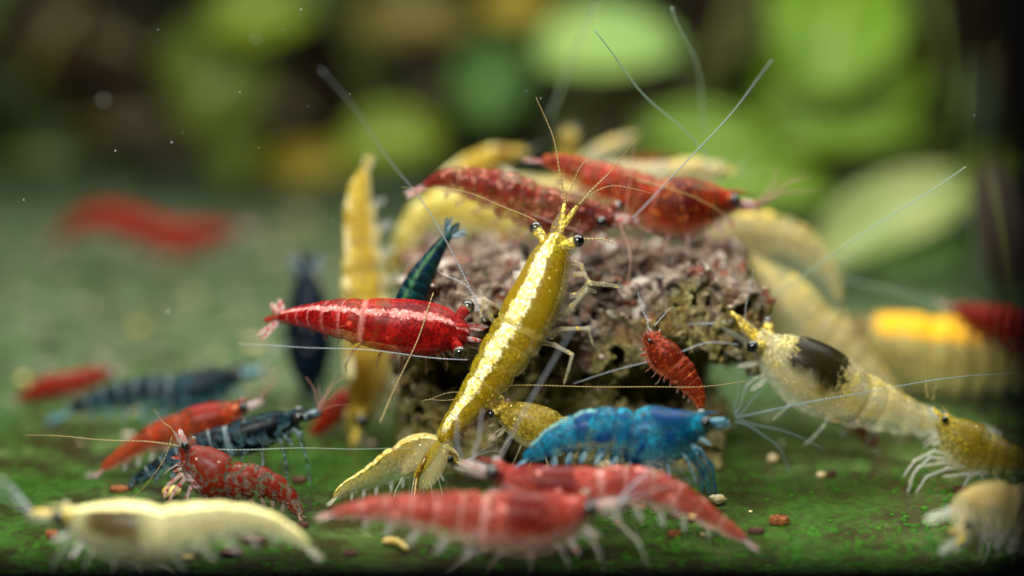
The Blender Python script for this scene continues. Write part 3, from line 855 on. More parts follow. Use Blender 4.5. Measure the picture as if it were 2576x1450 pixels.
# ------------------------------------------------------------------ shrimp
GROUP = 'shrimp crowding round the rock'
def shrimp(label, spine, d, shell, limb='limb_yellow', feel='feel_white', up=(0, -1), roll=15, cf=0.40, asp=0.80, lod=2, foot='hang',
           spread=0.35, fan_len=0.17, rostrum=0.17, rost_dir=None, legs=None, ants=(), eye=1.0, eyemat='eye', scale_len=0.17, ped=None,
           leg_len=0.34, seedv=0, thick=1.0, fan_mat=None, swim=1.0, rost_mat=None, eye_out=1.0, fan_w=0.34, nleg=5, default_ants=True, lift=0.0):
    g = random.Random(1000 + seedv + int(spine[0][0]))
    rows = []
    for s in spine:
        dd = s[3] if len(s) > 3 else 0.0
        p = at(s[0], s[1], d + dd)
        rows.append((p.x, p.y, p.z, 1.09 * thick * s[2] * (d + dd) / FPX))
    N = 96 if lod >= 2 else 56
    S, L = catmull(rows, N)
    pos = [Vector(r[:3]) for r in S]
    rad = [max(r[3], 0.004) for r in S]
    T = [(pos[min(i + 1, N - 1)] - pos[max(i - 1, 0)]).normalized() for i in range(N)]
    # dorsal direction, kept on one side of the spine
    i0 = N // 3
    def screen_perp(t):
        v = t.cross(FWD)
        return v.normalized() if v.length > 1e-4 else UPV.copy()
    ref = RGT * up[0] - UPV * up[1]
    sg = 1.0 if screen_perp(T[i0]).dot(ref) >= 0 else -1.0
    dor, lat = [], []
    cr, sr = math.cos(math.radians(roll)), math.sin(math.radians(roll))
    for t in T:
        n = screen_perp(t) * sg
        dv = n * cr - FWD * sr
        dv = (dv - t * dv.dot(t)).normalized()
        dor.append(dv); lat.append(t.cross(dv).normalized())
    zmin = min(p.z - r for p, r in zip(pos, rad))
    ctr = pos[N // 2]
    loc = Vector((ctr.x, ctr.y, max(zmin, 0)))
    root = root_empty('shrimp', loc, label, 'shrimp', GROUP)
    sm, lm, fm = M[shell], M[limb], M[feel]
    fan_m = M[fan_mat] if fan_mat else lm
    def add(name, v, f, mat, parent=root, attrs=None):
        return mesh_object(name, [Vector(q) - loc for q in v], f, mat, parent, attrs=attrs)
    def frame(u):
        x = u * (N - 1)
        i = int(max(0, min(N - 1, round(x))))
        return pos[i], T[i], dor[i], lat[i], rad[i]
    # ---- body: one continuous skin with the carapace edge and six segments
    K = 30 if lod >= 2 else 20
    V, F, AL, DO, SE = [], [], [], [], []
    rings = []
    p0, t0, d0, l0, r0 = frame(0)
    for q in (1.0, 0.92, 0.72, 0.4):                       # rounded front
        rings.append((p0 - t0 * r0 * 0.9 * q, d0, l0, r0 * math.sqrt(max(0.02, 1 - q * q)), 0.0, 0.0, 1.0))
    nseg = 6
    for i in range(N):
        u = i / (N - 1)
        sc, seam, sca = 1.0, 0.0, 0.0
        if u > cf:
            ph = (u - cf) / (1 - cf) * nseg
            k = ph - math.floor(ph)
            sc = 1.0 + 0.075 * (0.5 - abs(k - 0.45)) - 0.06 * (k > 0.9)
            seam = max(0.0, 1 - abs(k - 0.95) / 0.10) if u < 0.99 else 0
            if k < 0.05: seam = max(seam, 1 - (k + 0.05) / 0.1)
            sca = math.sin(math.pi * k)
            if ph < 0.12:
                seam = 1.0; sc = 0.955
        else:
            sc = 1.03
            if cf - u < 0.012: seam = 0.8
        rings.append((pos[i], dor[i], lat[i], rad[i] * sc, u, seam, sca))
    pe, te, de, le, re = frame(1)
    rings.append((pe + te * re * 0.5, de, le, re * 0.7, 1.0, 0, 0))
    rings.append((pe + te * re * 0.7, de, le, re * 0.15, 1.0, 0, 0))
    for (c, dv, lv, r, u, seam, sca) in rings:
        for k in range(K):
            th = 2 * math.pi * k / K
            co, si = math.cos(th), math.sin(th)
            low = max(0.0, -co)
            f = 1.0
            if u > cf:
                f += 0.17 * (sca - 0.6) * (low ** 0.7) * (1 if u < 0.9 else 0.3)
                f -= 0.10 * low * low * (1 - abs(si))
            elif u > 0.06:
                f += 0.10 * low * math.sin(math.pi * min(1.0, u / cf))
            f -= 0.11 * math.exp(-((u - cf) / 0.035) ** 2) * max(0.0, co)
            f += 0.05 * math.exp(-((u - cf - 0.17) / 0.09) ** 2) * max(0.0, co)
            w = asp * (1 - 0.20 * low)
            wob = 1 + 0.015 * mnoise.noise(Vector((c.x * 6, c.y * 6 + co * 2, c.z * 6 + si * 2)))
            V.append(c + (dv * co * f + lv * si * w * f) * r * wob)
            AL.append(u); DO.append(co); SE.append(seam)
    R = len(rings)
    for i in range(R - 1):
        for k in range(K):
            k2 = (k + 1) % K
            F.append((i * K + k, (i + 1) * K + k, (i + 1) * K + k2, i * K + k2))
    F.append(tuple(range(K))); F.append(tuple((R - 1) * K + k for k in range(K))[::-1])
    bod = add('body', V, F, sm, attrs={'along': AL, 'dorsal': DO, 'seam': SE})
    V2 = []
    for i, (c, dv, lv, r, u, seam, sca) in enumerate(rings):
        fk = (0.58 if u > cf else 0.70) * (1 + 0.10 * mnoise.noise(Vector((c.x * 5, c.y * 5, c.z * 5 + 7))))
        off = dv * r * (0.10 if u > cf else -0.05)
        for k in range(K):
            V2.append(c + off + (V[i * K + k] - c) * fk)
    add('flesh', V2, F, FLESH[sm.name], bod, attrs={'along': AL})
    fwd = -t0 if rost_dir is None else (RGT * rost_dir[0] - UPV * rost_dir[1] - FWD * (rost_dir[2] if len(rost_dir) > 2 else 0)).normalized()
    # ---- rostrum
    if rostrum > 0:
        p, t, dv, lv, r = frame(0.03)
        b0 = p + dv * r * 0.72
        n = 9
        pts = [b0 + fwd * (L * rostrum * q) + dv * (0.06 * L * rostrum * math.sin(q * 3.1)) for q in [float(q) for q in np.linspace(-0.45, 1, n)]]
        v, f = tube(pts, [L * 0.020 * (1 - 0.93 * q) + 0.002 for q in LIN(n)], 8)
        cdor = [1.0] * len(v)
        add('rostrum', v, f, M[rost_mat] if rost_mat else sm, attrs={'along': [0.04] * len(v), 'dorsal': [0.5] * len(v)})
    # ---- eyes on stalks
    for s in (1, -1):
        p, t, dv, lv, r = frame(0.015)
        er = 0.0295 * L * eye
        a = p + dv * r * 0.45 + lv * s * r * asp * 0.35
        dirv = (lv * s * 0.95 + dv * 0.30 + fwd * 0.45).normalized()
        tip = p + dv * r * 0.50 + lv * s * (r * asp * 0.85 + er * 0.75 * eye_out) + fwd * er * 1.0 * eye_out
        dirv = (tip - a).normalized()
        v, f = tube([a.lerp(tip, q) for q in (0, 0.3, 0.6, 0.85, 1.0)], [er * q for q in (0.6, 0.68, 0.78, 0.86, 0.8)], 10)
        st = add('eyestalk', v, f, M['limb_gold'] if limb in ('limb_yellow', 'limb_pale') else sm, attrs={'along': [0.08] * len(v), 'dorsal': [0.2] * len(v)})
        v, f, pol = ball(tip + dirv * er * 0.55, er, dirv, 0.95, 16, 10)
        add('eye', v, f, M[eyemat], st, attrs={'polar': pol})
    # ---- antennular peduncles, scales
    p, t, dv, lv, r = frame(0.0)
    for s in (1, -1):
        b0 = p + lv * s * r * asp * 0.28 + dv * r * 0.15
        ln = L * (scale_len * 0.85)
        if lod >= 1:
            tip = b0 + fwd * ln + lv * s * r * 0.10
            if ped:
                tip = at(*ped[0 if s > 0 else 1])
            v, f = tube([b0.lerp(tip, q) for q in [float(q) for q in np.linspace(-0.2, 1, 8)]], [L * 0.0135 * q for q in (1, 1.05, 0.95, 1.08, 0.9, 1.0, 0.85, 0.5)], 8)
            add('antennule_base', v, f, M['limb_gold'] if limb in ('limb_yellow', 'limb_pale') else lm)
        q0 = p + lv * s * r * asp * 0.55 - dv * r * 0.15
        v, f, al, ac = blade(q0, fwd + lv * s * 0.14 - dv * 0.03, lv * 0.4 + dv * 0.9 * s, L * scale_len, L * 0.052, L * 0.008, 0.02)
        add('antennal_scale', v, f, lm)
    if lod >= 2:
        for s in (1, -1):
            for q in range(2):
                u = 0.03 + 0.05 * q
                pp, tt, dd_, ll, rr = frame(u)
                a = pp - dd_ * rr * 0.7 + ll * s * rr * asp * 0.5
                v, f, al, ac = blade(a, -tt * (0.8 - 0.5 * q) - dd_ * 0.75 + ll * s * 0.35, tt, L * 0.085, L * 0.026, L * 0.007, 0.1, n=8, m=5)
                add('mouthpart', v, f, lm)
    # ---- short antennules and long antennae
    if default_ants:
        for s in (1, -1):
            for q in range(2 if lod >= 2 else 1):
                b0 = p + fwd * L * scale_len * 0.8 + lv * s * r * asp * 0.3
                e = b0 + fwd * L * g.uniform(0.2, 0.36) + dv * L * g.uniform(0.02, 0.22) + lv * s * L * g.uniform(0.05, 0.2)
                mid = (b0 + e) / 2 + dv * L * g.uniform(0.0, 0.05)
                P_, _ = catmull([tuple(b0), tuple(mid), tuple(e)], 16)
                v, f = tube(P_, [L * 0.0036 * (1 - 0.8 * w) for w in LIN(16)], 5)
                add('antennule', v, f, fm, attrs={'along': [w for w in LIN(16) for _ in range(5)]})
    for a in ants:
        pts = [tuple(at(x[0], x[1], d + (x[2] if len(x) > 2 else 0))) for x in a['p']]
        n = 40
        P_, ln = catmull(pts, n)
        fz = g.uniform(0, 6)
        P_ = [(q[0] + 0.006 * math.sin(fz + 9 * i / n), q[1], q[2] + 0.007 * math.sin(fz * 2 + 11 * i / n)) for i, q in enumerate(P_)]
        w0, w1 = a.get('w', (4.5, 1.6)); w0 *= 0.68; w1 *= 0.62
        dk = d / FPX * 0.5
        v, f = tube(P_, [dk * (w0 + (w1 - w0) * q) for q in LIN(n)], 6)
        add(a.get('n', 'antenna'), v, f, M[a.get('m', feel)], attrs={'along': [q * ln / 2.2 for q in LIN(n) for _ in range(6)]})
    # ---- walking legs
    if legs is not None:
        for lg in legs:
            pts = [at(x[0], x[1], d + (x[2] if len(x) > 2 else 0)) for x in lg['p']]
            v, f = jointed(pts, d / FPX * lg.get('w', 7), lg.get('t', 0.5))
            add('walking_leg', v, f, M[lg.get('m', limb)])
    if legs is None or foot == 'both':
        for i in range(nleg):
            for s in (1, -1):
                u = 0.07 + (cf - 0.10) * i / max(1, nleg - 1)
                p, t, dv, lv, r = frame(u)
                a = p - dv * r * 0.80 + lv * s * r * asp * 0.35
                ln = L * leg_len * (0.72 + 0.09 * i) * g.uniform(0.9, 1.1)
                sweep = fwd * (0.55 - 0.28 * i) + lv * s * g.uniform(0.35, 0.6)
                if foot == 'floor':
                    kn = a + (sweep * 0.55 + Vector((0, 0, 0.05))) * ln * 0.6
                    kn.z = max(kn.z, 0.02 + 0.45 * a.z)
                    kn2 = kn + sweep * ln * 0.32; kn2.z = kn.z * 0.62
                    ft = kn2 + sweep * ln * 0.18; ft.z = 0.008 + lift
                else:
                    dn = -dv
                    kn = a + (sweep * 0.7 + dn * 0.35) * ln * 0.40
                    kn2 = kn + (sweep * 0.35 + dn * 0.9) * ln * 0.34
                    ft = kn2 + (dn * 0.8 - sweep * 0.15) * ln * 0.32
                    if kn2.z < 0.02: kn2.z = 0.02
                    if ft.z < 0.01: ft.z = 0.01
                v, f = jointed([a, kn, kn2, ft], L * 0.0066, 0.5, 4)
                add('walking_leg', v, f, lm)
    # ---- swimmerets
    if swim > 0:
        ns = 5
        for i in range(ns):
            for s in (1, -1):
                u = cf + (0.93 - cf) * (0.06 + 0.82 * i / (ns - 1))
                p, t, dv, lv, r = frame(u)
                a = p - dv * r * 0.80 + lv * s * r * asp * 0.42
                dirv = -dv * 0.75 + t * 0.55 + lv * s * 0.12
                ln = min(r * 1.25, L * 0.10) * swim * 0.8
                v, f, al, ac = blade(a, dirv, t, ln, ln * 0.42, L * 0.007, -0.12, n=8, m=5)
                for q in range(len(v)):
                    if v[q].z < 0.006: v[q].z = 0.006
                add('swimmeret', v, f, M['swim_red'] if limb == 'limb_red' else (fan_m if limb in ('limb_blue', 'limb_navy', 'limb_teal') else M['swim_clear']))
    # ---- tail fan
    p, t, dv, lv, r = frame(1.0)
    fl = L * fan_len
    v, f, al, ac = blade(p, t - dv * 0.05, lv, fl * 0.95, max(r * 1.5, fl * 0.2), L * 0.014, 0.02)
    add('telson', v, f, sm, attrs={'along': [0.98] * len(v), 'dorsal': [0.8] * len(v)})
    for s in (1, -1):
        for j, (sp, wk) in enumerate(((0.55, 1.0), (1.0, 1.1))):
            ax = t + lv * s * spread * sp - dv * (0.06 + 0.06 * j)
            v, f, al, ac = blade(p - t * r * 0.2 + lv * s * r * 0.35, ax, lv - t * s * spread * 0.6, fl * (1.12 - 0.06 * j), fl * fan_w * wk, L * 0.009, 0.05 * g.uniform(-1, 1))
            for q in range(len(v)):
                if v[q].z < 0.006: v[q].z = 0.006
            add('uropod', v, f, fan_m)
    return root

def A(p, w=(4.5, 1.6), m=None, n='antenna'):
    r = {'p': p, 'w': w, 'n': n}
    if m: r['m'] = m
    return r
def G(p, w=7, m=None, t=0.55):
    r = {'p': p, 'w': w, 't': t}
    if m: r['m'] = m
    return r

# --- the golden shrimp in the middle
shrimp('golden shrimp with a thick crumbly cream back stripe, head up, in front of the rock',
       [(1398, 618, 36), (1386, 655, 50), (1363, 720, 60), (1326, 800, 67), (1286, 868, 64), (1243, 935, 55), (1197, 1000, 44), (1152, 1055, 32), (1116, 1100, 21)],
       22.25, 'hero', 'limb_yellow', 'feel_gold', thick=0.94, up=(-1, 0), roll=62, asp=1.02, spread=0.30, fan_len=0.24, rostrum=0.10, eye=1.0, fan_mat='limb_fan', scale_len=0.15,
       ped=[(1452, 518, 22.2), (1420, 512, 22.25)], rost_dir=(0.45, -1), eye_out=1.7, default_ants=False, swim=0.8,
       legs=[G([(1432, 745, .1), (1455, 742, .1), (1482, 712, 0), (1520, 716, 0.1), (1560, 722, 0.2)], 8), G([(1405, 800, .15), (1440, 770, .05), (1478, 728, 0), (1500, 735, .2)], 8),
             G([(1385, 850, .15), (1410, 828, .1), (1480, 826, 0), (1492, 870, .1)], 7), G([(1362, 862, .15), (1395, 868, .1), (1440, 892, 0), (1430, 930, 0), (1418, 968, .1)], 7),
             G([(1268, 840, .2), (1235, 800, .1), (1218, 752, 0), (1208, 800, 0.1)], 7), G([(1300, 800, .2), (1262, 778, .1), (1222, 755, 0), (1240, 790, 0.2)], 6),
             G([(1440, 690, .1), (1470, 690, .1), (1490, 720, .1)], 8), G([(1440, 660, .1), (1462, 668, .1), (1475, 700, .1)], 8)],
       ants=[A([(1090, 1112, .1), (1066, 1160), (1050, 1205), (1040, 1252, -.05)], (15, 17), 'limb_brown', n='uropod'), A([(1421, 512), (1412, 450), (1392, 350), (1350, 248)], (7, 2), n='antennule'), A([(1428, 512), (1442, 455), (1462, 420), (1480, 398)], (6, 2), n='antennule'),
             A([(1455, 516), (1500, 470), (1555, 405), (1610, 345, -.1)], (7, 2), n='antennule'), A([(1452, 516), (1490, 485), (1540, 470), (1600, 475), (1640, 488)], (5, 1.5), n='antennule'),
             A([(1372, 610), (1350, 560, .1), (1270, 520, .2), (1150, 480, .3), (1010, 470, .4)], (4, 1.5)), A([(1445, 606), (1490, 600), (1535, 608), (1545, 612)], (9, 5))])
# --- crimson one, back to the lens
shrimp('crimson shrimp with a pink back stripe, its head hidden behind the golden shrimp',
       [(1142, 838, 42), (1104, 832, 60), (1036, 826, 67), (965, 818, 63), (895, 808, 54), (828, 801, 42, .1), (775, 797, 29, .25), (735, 797, 21, .4), (706, 799, 15, .5)],
       22.5, 'crimson', 'limb_red', 'feel_white', up=(0, -1), roll=62, asp=0.95, cf=0.46, spread=1.1, fan_len=0.15, eye=1.2, rostrum=0.19, rost_dir=(1, 0.12), eye_out=1.35, default_ants=False,
       ants=[A([(1215, 800, -.1), (1180, 722, -.2), (1128, 622, -.4), (1060, 505, -.7), (980, 400, -1.1), (900, 285, -1.6), (806, 176, -2.2)], (6.5, 4.5)),
             A([(1222, 812, -.1), (1192, 745, -.1), (1155, 708, -.1), (1100, 682, 0)], (5, 2)),
             A([(1180, 905, -.2), (1050, 896, -.3), (900, 880, -.4), (750, 872, -.5), (600, 868, -.6)], (4, 2)), A([(1092, 738, -.2), (1045, 865, -.3), (990, 985, -.4), (955, 1065, -.6)], (5, 4), 'feel_gold')])
# --- two red ones on top of the rock
shrimp('dark maroon mottled shrimp standing on the left of the rock top',
       [(1522, 550, 25, -.1), (1480, 548, 40), (1420, 540, 48), (1350, 522, 51), (1290, 500, 51), (1220, 473, 42), (1150, 453, 29), (1105, 454, 18), (1072, 467, 10)],
       23.4, 'maroon', 'limb_red', 'feel_red', thick=1.15, roll=38, eye=1.0, rostrum=0.10, rost_dir=(1, 0.12), spread=0.12, fan_len=0.12, fan_w=0.2, eye_out=1.2, default_ants=False,
       ants=[A([(1590, 548, -.3), (1660, 478, -.5), (1750, 385, -.9), (1850, 270, -1.4), (1945, 152, -2.0)], (6, 4.5), 'feel_white'), A([(1575, 545), (1582, 480), (1592, 400), (1600, 360)], (4, 2), n='antennule'),
             A([(1580, 552), (1630, 580), (1680, 620), (1730, 660)], (4, 2), n='antennule'), A([(1560, 565, -.2), (1580, 620, -.3), (1585, 680, -.4), (1575, 730, -.5)], (5, 2)),
             A([(1470, 590, -.2), (1380, 555, -.2), (1250, 500, -.1), (1100, 478, 0)], (5, 2))])
shrimp('bright brick red shrimp on the right of the rock top, tail raised to the left',
       [(1832, 512, 24), (1790, 514, 42), (1730, 520, 57), (1670, 519, 55), (1610, 503, 53), (1540, 474, 46), (1470, 440, 34), (1410, 414, 21), (1372, 406, 13)],
       23.8, 'brick', 'limb_red', 'feel_red', thick=1.16, roll=12, rostrum=0.16, rost_dir=(1, 0.05), spread=0.25, fan_len=0.12, fan_w=0.18, leg_len=0.26,
       ants=[A([(1780, 392, -.3), (1700, 310, -.6), (1600, 215, -1.0), (1495, 75, -1.6)], (7, 8), 'feel_green'), A([(1925, 515), (1960, 480), (2030, 430)], (5, 2)), A([(1920, 512), (1940, 470), (1960, 420)], (5, 2)),
             A([(1600, 455, -.6), (1700, 478, -.6), (1800, 525, -.5), (1850, 555, -.4)], (6, 3), 'feel_gold')])
# --- yellow ones to the left of and behind the rock
shrimp('tall yellow shrimp hanging head down beside the left end of the rock',
       [(912, 1040, 26), (925, 980, 52), (936, 900, 68), (932, 820, 64), (922, 740, 58), (915, 650, 50), (908, 560, 42), (905, 490, 31), (914, 442, 19)],
       24.6, 'yellow_orange', 'limb_yellow', 'feel_white', up=(-1, 0), roll=28, rostrum=0.14, rost_dir=(-0.25, 1), spread=0.5, fan_len=0.10)
shrimp('amber yellow shrimp arching over behind the maroon shrimp',
       [(1370, 560, 42), (1290, 560, 58), (1210, 545, 60), (1130, 532, 52), (1070, 548, 44), (1028, 602, 36), (1002, 660, 28), (985, 712, 20)],
       25.6, 'yellow', 'limb_yellow', 'feel_white', roll=15, lod=1, leg_len=0.2)
shrimp('small orange yellow shrimp behind the maroon shrimp, dark eye showing above it',
       [(1296, 388, 15), (1262, 395, 29), (1222, 407, 33), (1180, 426, 31), (1140, 450, 27), (1100, 482, 20)],
       26.2, 'yellow_orange', 'limb_yellow', 'feel_white', roll=25, lod=1, leg_len=0.2)
shrimp('yellow shrimp seen nose on at the very top of the pile',
       [(1430, 338, 17, -.2), (1430, 368, 26), (1430, 405, 34, .1), (1430, 452, 40, .1), (1430, 500, 40), (1430, 545, 34)],
       26.3, 'yellow', 'limb_yellow', 'feel_white', up=(-1, 0), roll=88, lod=1, rostrum=0.06, eye_out=2.2, leg_len=0.2, eye=1.2,
       ants=[A([(1380, 300, -.5), (1440, 150, -1), (1500, 0, -1.6)], (8, 9), 'feel_green')])
shrimp('pale cream shrimp head poking out just right of the topmost yellow shrimp',
       [(1582, 350, 12), (1552, 365, 21), (1512, 386, 25), (1472, 412, 24), (1440, 432, 18)],
       26.6, 'cream_plain', 'limb_pale', 'feel_white', roll=30, lod=1, leg_len=0.2)
shrimp('cream white shrimp with a dark eye behind the brick red shrimp',
       [(1805, 432, 23), (1752, 432, 34), (1692, 438, 35), (1632, 440, 31), (1580, 432, 26), (1530, 425, 18)],
       25.3, 'cream_plain', 'limb_pale', 'feel_white', roll=35, lod=1, leg_len=0.2, scale_len=0.2,
       ants=[A([(1775, 340, -.5), (1752, 165, -1.2), (1690, 20, -2)], (8, 9), 'feel_green')])
shrimp('pale lemon shrimp wedged between the maroon and the brick red shrimp',
       [(1640, 560, 26), (1590, 545, 44), (1530, 528, 52), (1460, 512, 50), (1400, 490, 42), (1350, 470, 30), (1310, 452, 18)],
       25.0, 'pale', 'limb_pale', 'feel_white', roll=30, lod=1, leg_len=0.2, default_ants=False)
shrimp('thin red shrimp back showing between the two cream shrimp behind the rock',
       [(1712, 412, 9), (1670, 408, 13), (1630, 408, 14), (1590, 412, 12), (1555, 418, 8)], 26.6, 'brick', 'limb_red', 'feel_red', roll=15, lod=1, leg_len=0.2)
# --- pale ones to the right of the rock
shrimp('pale yellow shrimp arched over the right shoulder of the rock, tail pointing down',
       [(1800, 612, 40), (1860, 592, 55), (1930, 595, 58), (2000, 620, 50), (2058, 662, 36), (2094, 706, 22), (2106, 748, 14)],
       25.4, 'pale', 'limb_pale', 'feel_white', roll=18, lod=1, leg_len=0.2,
       ants=[A([(2110, 700), (2200, 720), (2300, 745), (2420, 775)], (6, 5), 'feel_green')])
shrimp('broad pale shrimp with a yellow edged back slanting down from the rock',
       [(1880, 690, 48, .2), (1938, 746, 74, .1), (2010, 812, 82), (2085, 878, 74), (2158, 940, 58), (2222, 992, 40), (2272, 1034, 25)],
       24.9, 'pale', 'limb_pale', 'feel_white', up=(1, -1), roll=18, lod=1, leg_len=0.2,
       ants=[A([(1930, 752, -.8), (2050, 672, -1.2), (2200, 570, -1.7), (2430, 420, -2.4)], (8, 6), 'feel_green'), A([(2060, 700, 1), (2200, 590, 1.5), (2400, 440, 2)], (7, 6), 'feel_green')])
shrimp('pale yellow shrimp with a black brown saddle behind its eyes, right of the rock',
       [(1918, 868, 36), (1962, 900, 66), (2030, 940, 86), (2110, 985, 82, .1), (2190, 1022, 66, .25), (2270, 1048, 48, .4), (2350, 1066, 34, .55), (2420, 1080, 20, .7), (2460, 1087, 12, .8)],
       23.0, 'pale_saddle', 'limb_pale', 'feel_white', up=(1, -1), roll=42, eye=0.8, rostrum=0.08, rost_dir=(-1, -0.75), ped=[(1858, 812, 22.9), (1838, 786, 22.9)], default_ants=False, eye_out=1.5, nleg=3, leg_len=0.22,
       ants=[A([(1860, 866), (1780, 864, -.1), (1705, 888, -.2), (1600, 918, -.2), (1440, 965, -.2)], (5, 2)), A([(1842, 808), (1770, 814), (1690, 822)], (7, 2), n='antennule'),
             A([(1870, 840), (1880, 760, -.2), (1895, 680, -.4)], (5, 3))])
shrimp('blurred shrimp with a glowing amber back stripe at the far right',
       [(2105, 845, 46), (2180, 866, 76), (2280, 888, 96), (2400, 902, 98), (2500, 910, 86), (2600, 912, 62), (2680, 912, 34)],
       26.5, 'orange_stripe', 'limb_pale', 'feel_white', roll=34, lod=1, leg_len=0.2)
shrimp('dark red shrimp cut off by the right edge, above the amber striped one',
       [(2720, 850, 38), (2660, 846, 52), (2590, 836, 54), (2520, 818, 48), (2455, 796, 32), (2405, 776, 14)],
       25.9, 'far_red', 'limb_red', 'feel_red', roll=15, lod=1, leg_len=0.2)
shrimp('small olive yellow shrimp with glassy legs at the right edge',
       [(2372, 1066, 24), (2400, 1094, 46), (2440, 1124, 58), (2490, 1145, 50), (2540, 1158, 38), (2600, 1168, 28), (2660, 1180, 18)],
       23.0, 'olive', 'limb_pale', 'feel_gold', roll=15, rostrum=0.14, rost_dir=(-0.75, -1), foot='both', nleg=2, leg_len=0.3, default_ants=False,
       legs=[G([(2400, 1150), (2350, 1135), (2300, 1160), (2272, 1200)], 6), G([(2410, 1160), (2340, 1150), (2300, 1190), (2282, 1245)], 6), G([(2430, 1175), (2380, 1180), (2330, 1200), (2300, 1248)], 6),
             G([(2420, 1170), (2370, 1165), (2310, 1175), (2285, 1215)], 6), G([(2470, 1185), (2440, 1200), (2420, 1235)], 8), G([(2490, 1190), (2440, 1192), (2370, 1200)], 8)],
       ants=[A([(2335, 1005), (2325, 940), (2314, 880)], (6, 3)), A([(2345, 1010), (2350, 990), (2356, 965)], (5, 2), n='antennule')])
shrimp('cream shrimp close up in the lower right corner, blurred, front legs reaching left',
       [(2425, 1335, 28, -.1), (2440, 1292, 54), (2490, 1290, 76), (2556, 1310, 84), (2625, 1330, 72), (2700, 1350, 50)],
       20.9, 'cream_plain', 'limb_pale', 'feel_white', up=(0, -1), roll=20, rostrum=0.0, foot='both', nleg=3, lod=1, default_ants=False,
       legs=[G([(2440, 1270), (2400, 1288), (2325, 1312)], 17, 'limb_pale', 0.9), G([(2480, 1350), (2420, 1352), (2362, 1392)], 14, 'limb_pale', 0.9)])
# --- blue and small yellow in front of the rock
shrimp('vivid blue shrimp in front of the rock, facing right',
       [(1762, 1068, 26), (1720, 1080, 44), (1660, 1096, 65), (1600, 1098, 60), (1540, 1088, 53), (1470, 1088, 46), (1410, 1105, 36), (1364, 1130, 26), (1328, 1152, 14)],
       21.65, 'blue', 'limb_blue', 'feel_blue', thick=1.07, roll=14, rostrum=0.15, rost_dir=(1, -0.12), spread=0.15, fan_len=0.10, swim=1.1, foot='both', leg_len=0.36, default_ants=False,
       legs=[G([(1720, 1130), (1752, 1130), (1790, 1170), (1800, 1245)], 8, 'limb_teal'), G([(1710, 1135), (1745, 1138), (1775, 1180), (1786, 1245)], 8, 'limb_teal'),
             G([(1690, 1150), (1735, 1145), (1765, 1190), (1768, 1240)], 8, 'limb_teal')],
       ants=[A([(1850, 1045), (1872, 990), (1892, 935)], (4, 1.5)), A([(1850, 1050), (1950, 1032, .2), (2100, 1000, .4), (2330, 960, .6), (2570, 936, .8)], (5, 3)), A([(1850, 1062), (1900, 1080), (1960, 1130), (1990, 1190)], (4, 1.5)),
             A([(1848, 1042), (1855, 990), (1858, 930)], (3, 1.5)), A([(1855, 1048), (1900, 1000), (1925, 960)], (3, 1.5)), A([(1855, 1055), (2000, 1095), (2070, 1130)], (3, 1.5))])
shrimp('freckled yellow shrimp half hidden behind the blue shrimp, both eyes out',
       [(1258, 1034, 24), (1292, 1050, 42), (1342, 1072, 55), (1400, 1095, 54), (1460, 1112, 46), (1520, 1124, 36), (1570, 1140, 26), (1610, 1160, 16)],
       22.3, 'freckled', 'limb_yellow', 'feel_gold', roll=40, eye=1.0, rostrum=0.11, rost_dir=(-1, -0.4), eye_out=1.7, default_ants=False,
       ants=[A([(1235, 1000), (1262, 975), (1400, 970), (1600, 975), (1750, 974), (1876, 957)], (4, 2.5)), A([(1225, 1010), (1180, 990), (1130, 990), (1060, 1010)], (4, 2), n='antennule'),
             A([(1222, 1008), (1150, 1005), (1070, 1008)], (4, 2), n='antennule')])
# --- the blurred ones along the front
shrimp('pinkish red shrimp nearest the front rail, facing right, out of focus',
       [(1468, 1284, 32), (1420, 1300, 58), (1340, 1314, 72), (1250, 1312, 70), (1150, 1303, 62), (1050, 1290, 46), (960, 1282, 32), (890, 1285, 22), (842, 1292, 14)],
       20.75, 'pink', 'limb_pink', 'feel_white', roll=14, rostrum=0.14, rost_dir=(1, -0.22), foot='floor', leg_len=0.4, fan_len=0.08)
shrimp('pinkish red shrimp facing left, its tail trailing right below the blue shrimp',
       [(1255, 1196, 25), (1310, 1215, 44), (1390, 1231, 54), (1480, 1231, 54), (1570, 1226, 50), (1650, 1237, 47), (1720, 1266, 38), (1790, 1306, 26), (1840, 1337, 18), (1868, 1354, 13)],
       21.2, 'pink', 'limb_pink', 'feel_white', roll=14, rostrum=0.14, rost_dir=(-1, -0.32), foot='floor', leg_len=0.4, fan_len=0.08, default_ants=False,
       ants=[A([(1250, 1165), (1320, 1032, -.1), (1395, 905, -.2), (1440, 828, -.3)], (6, 4)), A([(1190, 1160), (1205, 1090), (1215, 1030)], (6, 5)), A([(1160, 1165), (1150, 1100), (1148, 1040)], (6, 5))])
shrimp('cream yellow shrimp with a brown saddle across the lower left corner, out of focus',
       [(168, 1305, 24), (220, 1320, 48), (300, 1335, 70), (380, 1345, 72), (460, 1336, 62), (540, 1318, 50), (620, 1312, 38), (680, 1322, 28), (732, 1346, 20), (770, 1370, 13)],
       20.5, 'cream', 'limb_pale', 'feel_white', roll=14, rostrum=0.14, rost_dir=(-1, -0.15), foot='floor', leg_len=0.3, fan_len=0.09)
